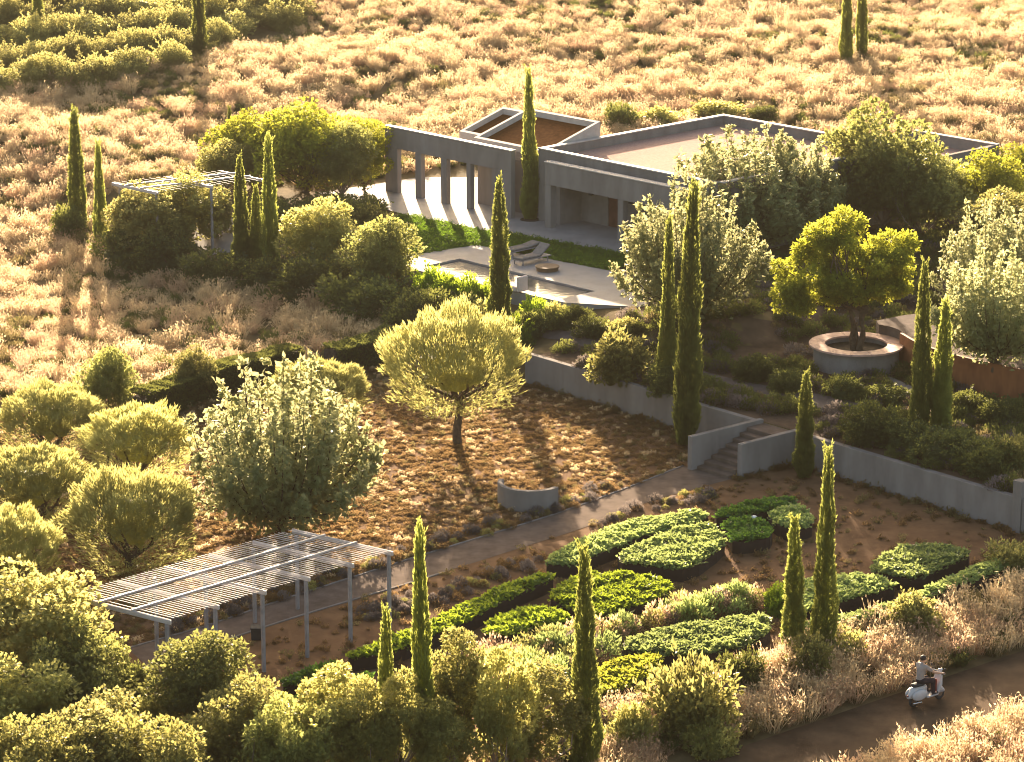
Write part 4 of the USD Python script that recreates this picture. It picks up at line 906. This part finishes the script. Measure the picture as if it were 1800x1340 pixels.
straw_protos = [lambda p: tuft('straw_tuft', 'straw', 1, 70, .95, .85, .9, p), lambda p: tuft('straw_tuft', 'straw', 2, 60, .75, 1.0, 1.0, p), lambda p: tuft('rosy_tuft', 'rosy_straw', 3, 70, .9, .8, 1.0, p),
                lambda p: tuft('rosy_tuft', 'rosy_straw', 4, 60, .7, .9, 1.0, p), lambda p: tuft('olive_tuft', 'olive_straw', 5, 80, .6, .7, .6, p, .03), lambda p: tuft('green_tuft', 'shrub_leaf', 6, 110, .5, .7, .8, p, .045)]
instancer('field_grass', 'blond dry grass and weeds covering the hillside field', 'grass', straw_protos, np.column_stack([q, ground(q[:, 0], q[:, 1]) - .02]), ids, sc, g.random(len(q)) * 6.28)
n_field = len(q)
# bank grasses by the road
g = np.random.default_rng(401)
bank = Polygon([TS(33.9, -42), TS(37.7, -42), TS(37.7, 12), TS(33.9, 12)]).union(Polygon([TS(42.4, -45), TS(58, -45), TS(58, 0), TS(42.4, 0)]))
q = scatter(bank, 5.0, g); q = q[in_view(q, 160)]
t_, s_ = ts(q[:, 0], q[:, 1]); keep = (t_ > 38) | (g.random(len(q)) < .35 + .65 * sst(34.2, 36.2, t_)); q = q[keep]; t_ = t_[keep]
u_ = g.random(len(q)); ids = np.select([u_ < .06, u_ < .2, u_ < .42, u_ < .5], [5, 4, 2, 3], 0); ids = np.where((t_ < 35.4) & (u_ < .5), 4, ids)
size = (.6 + .6 * g.random(len(q))) * 1.05
instancer('bank_grass', 'feathery sunlit blond grass along both sides of the road', 'grass', straw_protos, np.column_stack([q, ground(q[:, 0], q[:, 1]) - .02]), ids, np.column_stack([size, size, size]), g.random(len(q)) * 6.28)
# dry meadow litter
g = np.random.default_rng(402)
meadow = Polygon(np.vstack([bk[1:], [TS(14.6, -4.3), TS(14.6, -.2), TS(-1.9, -.2), TS(-9, -6), TS(-14, -30), TS(0, -42)]])).buffer(-.1)
q = scatter(meadow, 20, g); q = q[in_view(q, 60)]
u_ = g.random(len(q)); ids = np.select([u_ < .80, u_ < .92], [0, 1], 2); size = .3 + .55 * g.random(len(q)) ** 2
instancer('meadow_grass', 'short dry brown grass and leaf litter of the meadow', 'grass', [lambda p: tuft('litter_tuft', 'brown_litter', 11, 26, .12, .32, 1.4, p, .03), lambda p: tuft('litter_tuft', 'straw', 12, 26, .22, .28, .8, p, .02), lambda p: tuft('weed_tuft', 'olive_straw', 13, 30, .2, .3, .6, p, .04)],
          np.column_stack([q, ground(q[:, 0], q[:, 1])]), ids, np.column_stack([size] * 3), g.random(len(q)) * 6.28)
# bare gravel of the right garden: sparse dry tufts
g = np.random.default_rng(403)
beds_all = shapely.union_all(bed_polys)
court = Polygon([TS(15.2, -4.2), TS(17.4, -.3), TS(33.4, -.3), TS(33.4, -34), TS(22, -40)]).difference(path_poly).difference(beds_all.buffer(.1))
q = scatter(court, 2.2, g); q = q[in_view(q, 60)]; size = .4 + .7 * g.random(len(q)) ** 2
instancer('court_weeds', 'thin dry weeds scattered over the brown gravel between the beds', 'weeds', [lambda p: tuft('weed_tuft', 'brown_litter', 14, 22, .12, .3, 1.2, p, .03), lambda p: tuft('weed_tuft', 'olive_straw', 15, 22, .16, .26, .6, p, .025)],
          np.column_stack([q, ground(q[:, 0], q[:, 1]) + .01]), (g.random(len(q)) < .3).astype(int), np.column_stack([size] * 3), g.random(len(q)) * 6.28)
g = np.random.default_rng(410)
foot = shapely.union_all([LineString([TS(-1, -.25), TS(14.6, -.25)]).buffer(.28), LineString([TS(17.8, -.25), TS(33, -.25)]).buffer(.28), LineString(arc).buffer(.4).difference(LineString(arc).buffer(.14)), LineString(bk).buffer(.25).difference(path_poly), LineString([TS(17.5, -.5), TS(17.5, -3.4)]).buffer(.2)])
q = scatter(foot, 9, g); size = .4 + .9 * g.random(len(q)) ** 2
instancer('wall_foot_weeds', 'dry weeds and leaf litter gathered at the feet of walls and kerbs', 'weeds', [lambda p: tuft('weed_tuft', 'brown_litter', 16, 24, .14, .3, 1.2, p, .03), lambda p: tuft('weed_tuft', 'olive_straw', 17, 24, .2, .26, .6, p, .025)],
          np.column_stack([q, ground(q[:, 0], q[:, 1]) + .01]), (g.random(len(q)) < .5).astype(int), np.column_stack([size] * 3), g.random(len(q)) * 6.28)
# lavender beside the path, and rosy wild plants in the middle bed area
def low_plant(name, mat, seed, h, w, n, ls):
    def mk(parent):
        g = np.random.default_rng(seed); dd = sphere_dirs(n, g); dd[:, 2] = np.abs(dd[:, 2])
        lm = .6 + .7 * meshkit.fbm(dd * 2.5 + 9, 2, seed)
        return obj(name, leaves(dd * (lm * (.55 + .45 * g.random(n)))[:, None] * [w / 2, w / 2, h], dd + [0, 0, .6] + g.normal(size=(n, 3)) * .4, ls * (.7 + .6 * g.random(n)), ls * .45, g), mat, parent)
    return mk
g = np.random.default_rng(404)
lav = Polygon(pxpoly([(745, 1060), (800, 1035), (880, 1000), (960, 975), (1040, 930), (1130, 890), (1240, 862), (1250, 880), (1180, 890), (1090, 910), (1010, 940), (955, 968), (935, 1000), (860, 1022), (790, 1060)], 0)).buffer(.1)
lav2 = Polygon(pxpoly([(620, 1075), (700, 1045), (760, 1040), (740, 1080), (640, 1095)], 0))
edge_strip = Polygon(np.vstack([bk[3:-6], [(p_[0] - .5, p_[1] + 1.1) for p_ in bk[3:-6][::-1]]])).buffer(0)
q = np.vstack([scatter(lav.union(lav2), 5.5, g), scatter(edge_strip, 3, g)]); size = .4 + .45 * g.random(len(q))
instancer('lavender', 'greyish lavender and low herbs in a strip beside the path', 'lavender', [low_plant('lavender_clump', 'lavender_leaf', 21, .5, .9, 420, .11), low_plant('herb_clump', 'olive_leaf', 22, .4, .8, 300, .1), low_plant('herb_clump', 'brown_litter', 23, .4, .8, 260, .1)],
          np.column_stack([q, ground(q[:, 0], q[:, 1])]), np.select([g.random(len(q)) < .6, g.random(len(q)) < .5], [0, 2], 1), np.column_stack([size] * 3), g.random(len(q)) * 6.28)
g = np.random.default_rng(405)
wild = Polygon(pxpoly([(830, 1160), (880, 1130), (960, 1112), (1060, 1100), (1130, 1085), (1210, 1065), (1290, 1052), (1350, 1060), (1355, 1075), (1290, 1082), (1180, 1100), (1080, 1125), (1060, 1160), (1000, 1195), (940, 1215), (860, 1220)], 0))
q = scatter(wild.difference(shapely.union_all(bed_polys).buffer(.35)), 5.5, g); size = .7 + .7 * g.random(len(q))
instancer('wild_plants', 'tangle of rosy seed heads and pale herbs between the beds', 'wild plants', [low_plant('rosy_clump', 'rosy_straw', 31, .6, .9, 320, .1), low_plant('pale_clump', 'pale_bed_leaf', 32, .7, 1.0, 380, .14), low_plant('grey_clump', 'lavender_leaf', 33, .6, .9, 360, .11), low_plant('lime_clump', 'olive_leaf', 34, .6, .9, 320, .12)],
          np.column_stack([q, ground(q[:, 0], q[:, 1])]), np.select([g.random(len(q)) < .45, g.random(len(q)) < .45, g.random(len(q)) < .2], [0, 1, 2], 3), np.column_stack([size] * 3), g.random(len(q)) * 6.28)
# ground cover of the upper terrace
g = np.random.default_rng(406)
upp = Polygon([TS(.3, .5), TS(33, .5), TS(33, 34), TS(-4, 34), TS(-4, 9), TS(.3, 6)])
avoid = shapely.union_all([Polygon(chaikin(pxpoly([(925, 568), (1060, 596), (1180, 636), (1300, 668), (1510, 704), (1510, 738), (1290, 694), (1110, 644), (925, 589)]), 1)).buffer(.15), deck_out.buffer(.2), Point(*pcn[:2]).buffer(2.3), Polygon(bpts).buffer(0).buffer(.3), LineString(cpts).buffer(.4), LineString(kl).buffer(.5), Polygon([TS(14.9, -.5), TS(17.5, -.5), TS(17.5, 2.2), TS(14.9, 2.2)]), Polygon([UV(12, -2), UV(3, -11), UV(-5, -10), UV(-5, 0), UV(12, 0)]), Polygon([UV(-5, -1.5), UV(17, -1.5), UV(17, 26), UV(-5, 26)])])
area = upp.difference(avoid)
q = scatter(area, 3.2, g); q = q[in_view(q, 80)]; bigv = meshkit.fbm(np.column_stack([q / 3, q[:, :1] * 0]), 2, 4)
q = q[bigv > .30]; size = .6 + .8 * g.random(len(q))
instancer('terrace_herbs', 'low dark herbs and lavender covering the shaded upper terrace', 'ground cover', [low_plant('dark_herb', 'shrub_leaf', 41, .5, 1.0, 460, .1), low_plant('grey_herb', 'lavender_leaf', 42, .42, .9, 420, .1), low_plant('dry_herb', 'olive_straw', 43, .4, .8, 260, .1)],
          np.column_stack([q, ground(q[:, 0], q[:, 1]) + .02]), np.select([g.random(len(q)) < .5, g.random(len(q)) < .6], [0, 1], 2), np.column_stack([size] * 3), g.random(len(q)) * 6.28)
# lawn blades
g = np.random.default_rng(407)
lawn_pg = Polygon([UV(-5.2, -3.9), UV(0, -3.75), UV(4, -2.9), UV(12.5, -1.9), UV(12.5, -5.4), UV(8.5, -5.9), UV(3.6, -6.4), UV(3.0, -10.6), UV(-1, -9.5)]).buffer(-.05)
q = scatter(lawn_pg, 26, g)
instancer('lawn_grass', 'short mown green grass of the lawn before the house', 'grass', [lambda p: tuft('grass_tuft', 'green_blade', 51, 34, .05, .22, .2, p, .018)], np.column_stack([q, np.full(len(q), Zt + .06)]), np.zeros(len(q), int), np.column_stack([.8 + .5 * g.random(len(q))] * 3), g.random(len(q)) * 6.28)

# white boulder between beds and small pot on the wall
m = trimesh.creation.icosphere(3, .15); v = np.asarray(m.vertices) * [1.1, 1, .9]
sp = P(1325, 913, .6); bo = obj('boulder', lump((v, m.faces), .03, 4, 5), 'white_stone', smooth=True); tag(bo, 'small round white stone between two dark green beds', 'stone')
UsdGeom.Xformable(bo).AddTranslateOp().Set(Gf.Vec3d(float(sp[0]), float(sp[1]), .62))

# ---------------------------------------------------------------- rider on a scooter
def hull_chain(joints, bones, edge=.03, it=8):
    tot = m3.Manifold()
    sph = lambda p_, r_: m3.Manifold.sphere(r_, 20).translate(tuple(float(c) for c in p_))
    for a_, b_ in bones:
        tot = tot + m3.Manifold.batch_hull([sph(*joints[a_]), sph(*joints[b_])])
    mm = tot.refine_to_length(edge).to_mesh(); t = trimesh.Trimesh(mm.vert_properties[:, :3], mm.tri_verts)
    trimesh.smoothing.filter_taubin(t, iterations=it); return t
def ell(c, r, n=3):
    m = trimesh.creation.icosphere(n, 1.0); return vf(trimesh.Trimesh(np.asarray(m.vertices) * r + c, m.faces))
def hullpts(spheres):
    return (lambda mm: (mm.vert_properties[:, :3], mm.tri_verts))(m3.Manifold.batch_hull([m3.Manifold.sphere(r_, 20).translate(tuple(map(float, c))) for c, r_ in spheres]).to_mesh())
rear = G(1605, 1238); heading = math.atan2(.62, .78)
sz_ = -.6 + .02
scp = np.array([P(1628, 1236, sz_)[0], P(1628, 1236, sz_)[1], sz_])
sc_ = thing('motor_scooter', 'white motor scooter with dark seat on the road', 'scooter', scp, heading)
def wheel(x):
    ty = trimesh.creation.torus(.17, .055, 32, 14); ty.apply_transform(trimesh.transformations.rotation_matrix(math.pi / 2, [1, 0, 0])); ty.apply_translation([x, 0, .225])
    w = obj('wheel', vf(ty), 'rubber', sc_, True)
    rm = trimesh.creation.cylinder(.125, .07, sections=24); rm.apply_transform(trimesh.transformations.rotation_matrix(math.pi / 2, [1, 0, 0])); rm.apply_translation([x, 0, .225]); obj('rim', vf(rm), 'chrome', w, 30)
wheel(-.62); wheel(.64)
obj('rear_body', hullpts([((-.88, 0, .42), .07), ((-.62, 0, .58), .17), ((-.15, 0, .62), .12), ((-.12, 0, .36), .10), ((-.55, 0, .45), .14)]), 'white_paint', sc_, True)
for y_ in (-.17, .17): obj('side_cowl', ell([-.50, y_, .47], [.36, .12, .20]), 'white_paint', sc_, True)
obj('seat', hullpts([((-.66, 0, .80), .07), ((-.66, .06, .80), .06), ((-.66, -.06, .80), .06), ((-.1, 0, .80), .06), ((-.3, .08, .79), .06), ((-.3, -.08, .79), .06)]), 'rubber', sc_, True)
obj('floorboard', cbox(-.15, .42, -.19, .19, .26, .32, .02), 'white_paint', sc_)
obj('leg_shield', hullpts([((.40, -.14, .32), .05), ((.40, .14, .32), .05), ((.52, -.2, .62), .03), ((.52, .2, .62), .03), ((.58, -.14, .92), .03), ((.58, .14, .92), .03), ((.56, 0, .6), .09)]), 'white_paint', sc_, True)
obj('inner_panel', cbox(.33, .37, -.14, .14, .36, .84, .015), 'red_paint', sc_)
obj('front_fender', hullpts([((.64, 0, .40), .12), ((.80, 0, .30), .07), ((.52, 0, .34), .08)]), 'white_paint', sc_, True)
obj('handlebar', tube([[.50, -.34, 1.04], [.56, -.18, 1.05], [.58, 0, 1.04], [.56, .18, 1.05], [.50, .34, 1.04]], .022, 8), 'white_paint', sc_, True)
obj('headset', hullpts([((.58, 0, .95), .07), ((.62, 0, 1.06), .08)]), 'white_paint', sc_, True)
hl = trimesh.creation.cylinder(.07, .03, sections=20); hl.apply_transform(trimesh.transformations.rotation_matrix(math.pi / 2, [0, 1, 0])); hl.apply_translation([.705, 0, 1.06]); obj('headlight', vf(hl), 'chrome', sc_, 30)
for y_ in (-.33, .33): 
    obj('mirror', cat([tube([[.52, y_ * .8, 1.06], [.54, y_, 1.2]], .009, 6), ell([.54, y_, 1.22], [.015, .05, .035], 2)]), 'dark_metal', sc_, True)
obj('tail_light', ell([-.93, 0, .47], [.03, .05, .04], 2), 'red_paint', sc_, True)
obj('exhaust', tube([[-.45, -.2, .2], [-.85, -.2, .22]], [.035, .045], 10), 'chrome', sc_, True)
rp = thing('person', 'rider in a pale grey shirt and dark trousers sitting on the white scooter', 'person', scp, heading)
J = {'pel': ((-.33, 0, .93), .14), 'wst': ((-.33, 0, 1.08), .125), 'chs': ((-.29, 0, 1.32), .15), 'nkb': ((-.26, 0, 1.50), .06), 'nk': ((-.24, 0, 1.57), .055), 'hd': ((-.21, 0, 1.69), .098), 'jaw': ((-.17, 0, 1.635), .065)}
for sgn, sd in ((1, 'l'), (-1, 'r')):
    J |= {sd + 'sh': ((-.27, .19 * sgn, 1.44), .065), sd + 'el': ((.02, .30 * sgn, 1.22), .045), sd + 'wr': ((.42, .31 * sgn, 1.09), .03),
          sd + 'hp': ((-.31, .10 * sgn, .92), .095), sd + 'kn': ((.13, .17 * sgn, .86), .065), sd + 'an': ((.17, .15 * sgn, .42), .042), sd + 'ft': ((.33, .16 * sgn, .36), .038)}
bones = [('pel', 'wst'), ('wst', 'chs'), ('chs', 'nkb'), ('nkb', 'nk'), ('nk', 'hd'), ('hd', 'jaw'), ('lsh', 'chs'), ('rsh', 'chs'), ('lsh', 'nkb'), ('rsh', 'nkb')]
for sd in 'lr': bones += [(sd + 'sh', sd + 'el'), (sd + 'el', sd + 'wr'), ('pel', sd + 'hp'), (sd + 'hp', sd + 'kn'), (sd + 'kn', sd + 'an'), (sd + 'an', sd + 'ft')]
# hands: palm, four fingers curled round the grip, thumb
for sgn, sd in ((1, 'l'), (-1, 'r')):
    J[sd + 'pm'] = ((.49, .31 * sgn, 1.085), .026); bones.append((sd + 'wr', sd + 'pm'))
    for k in range(4):
        y_ = (.275 + .02 * k) * sgn
        J[f'{sd}f{k}a'] = ((.53, y_, 1.085), .0095); J[f'{sd}f{k}b'] = ((.545, y_, 1.045), .009); J[f'{sd}f{k}c'] = ((.51 + .004 * k, y_, 1.018), .008)
        bones += [(sd + 'pm', f'{sd}f{k}a'), (f'{sd}f{k}a', f'{sd}f{k}b'), (f'{sd}f{k}b', f'{sd}f{k}c')]
    J[sd + 't0'] = ((.475, .275 * sgn, 1.065), .012); J[sd + 't1'] = ((.5, .255 * sgn, 1.03), .010); bones += [(sd + 'pm', sd + 't0'), (sd + 't0', sd + 't1')]
bodym = hull_chain(J, bones, .022, 5)
nose = ell([-.1, 0, 1.68], [.022, .016, .026], 2)
obj('body', cat([vf(bodym), nose]), 'skin', rp, True)
def grow(keys, bn, add):
    return hull_chain({k: (J[k][0], J[k][1] + add) for k in keys}, bn, .03, 6)
shm = grow(['wst', 'chs', 'nkb', 'lsh', 'rsh', 'pel'] , [('pel', 'wst'), ('wst', 'chs'), ('chs', 'nkb'), ('lsh', 'chs'), ('rsh', 'chs')], .018)
slv = []
for sgn, sd in ((1, 'l'), (-1, 'r')):
    a_, b_ = np.array(J[sd + 'sh'][0]), np.array(J[sd + 'el'][0]); mid = a_ + (b_ - a_) * .62
    slv.append(vf(hull_chain({'a': (a_, .083), 'b': (mid, .068)}, [('a', 'b')], .03, 3)))
obj('shirt', cat([vf(shm)] + slv), 'shirt', rp, True)
obj('trousers', vf(grow(['pel', 'lhp', 'rhp', 'lkn', 'rkn', 'lan', 'ran'], [('pel', 'lhp'), ('pel', 'rhp'), ('lhp', 'lkn'), ('rhp', 'rkn'), ('lkn', 'lan'), ('rkn', 'ran')], .022)), 'trousers', rp, True)
hr_v, hr_f = ell([-.225, 0, 1.715], [.115, .105, .105], 3); kp = (hr_v[hr_f].mean(1)[:, 0] < -.155) | (hr_v[hr_f].mean(1)[:, 2] > 1.755); obj('hair', (hr_v, hr_f[kp]), 'hair', rp, True)
for sd in 'lr': obj('shoe', hullpts([(np.array(J[sd + 'an'][0]) + [-.02, 0, -.055], .045), (np.array(J[sd + 'ft'][0]) + [.05, 0, -.005], .042)]), 'dark_metal', rp, True)
print('field tufts', n_field)
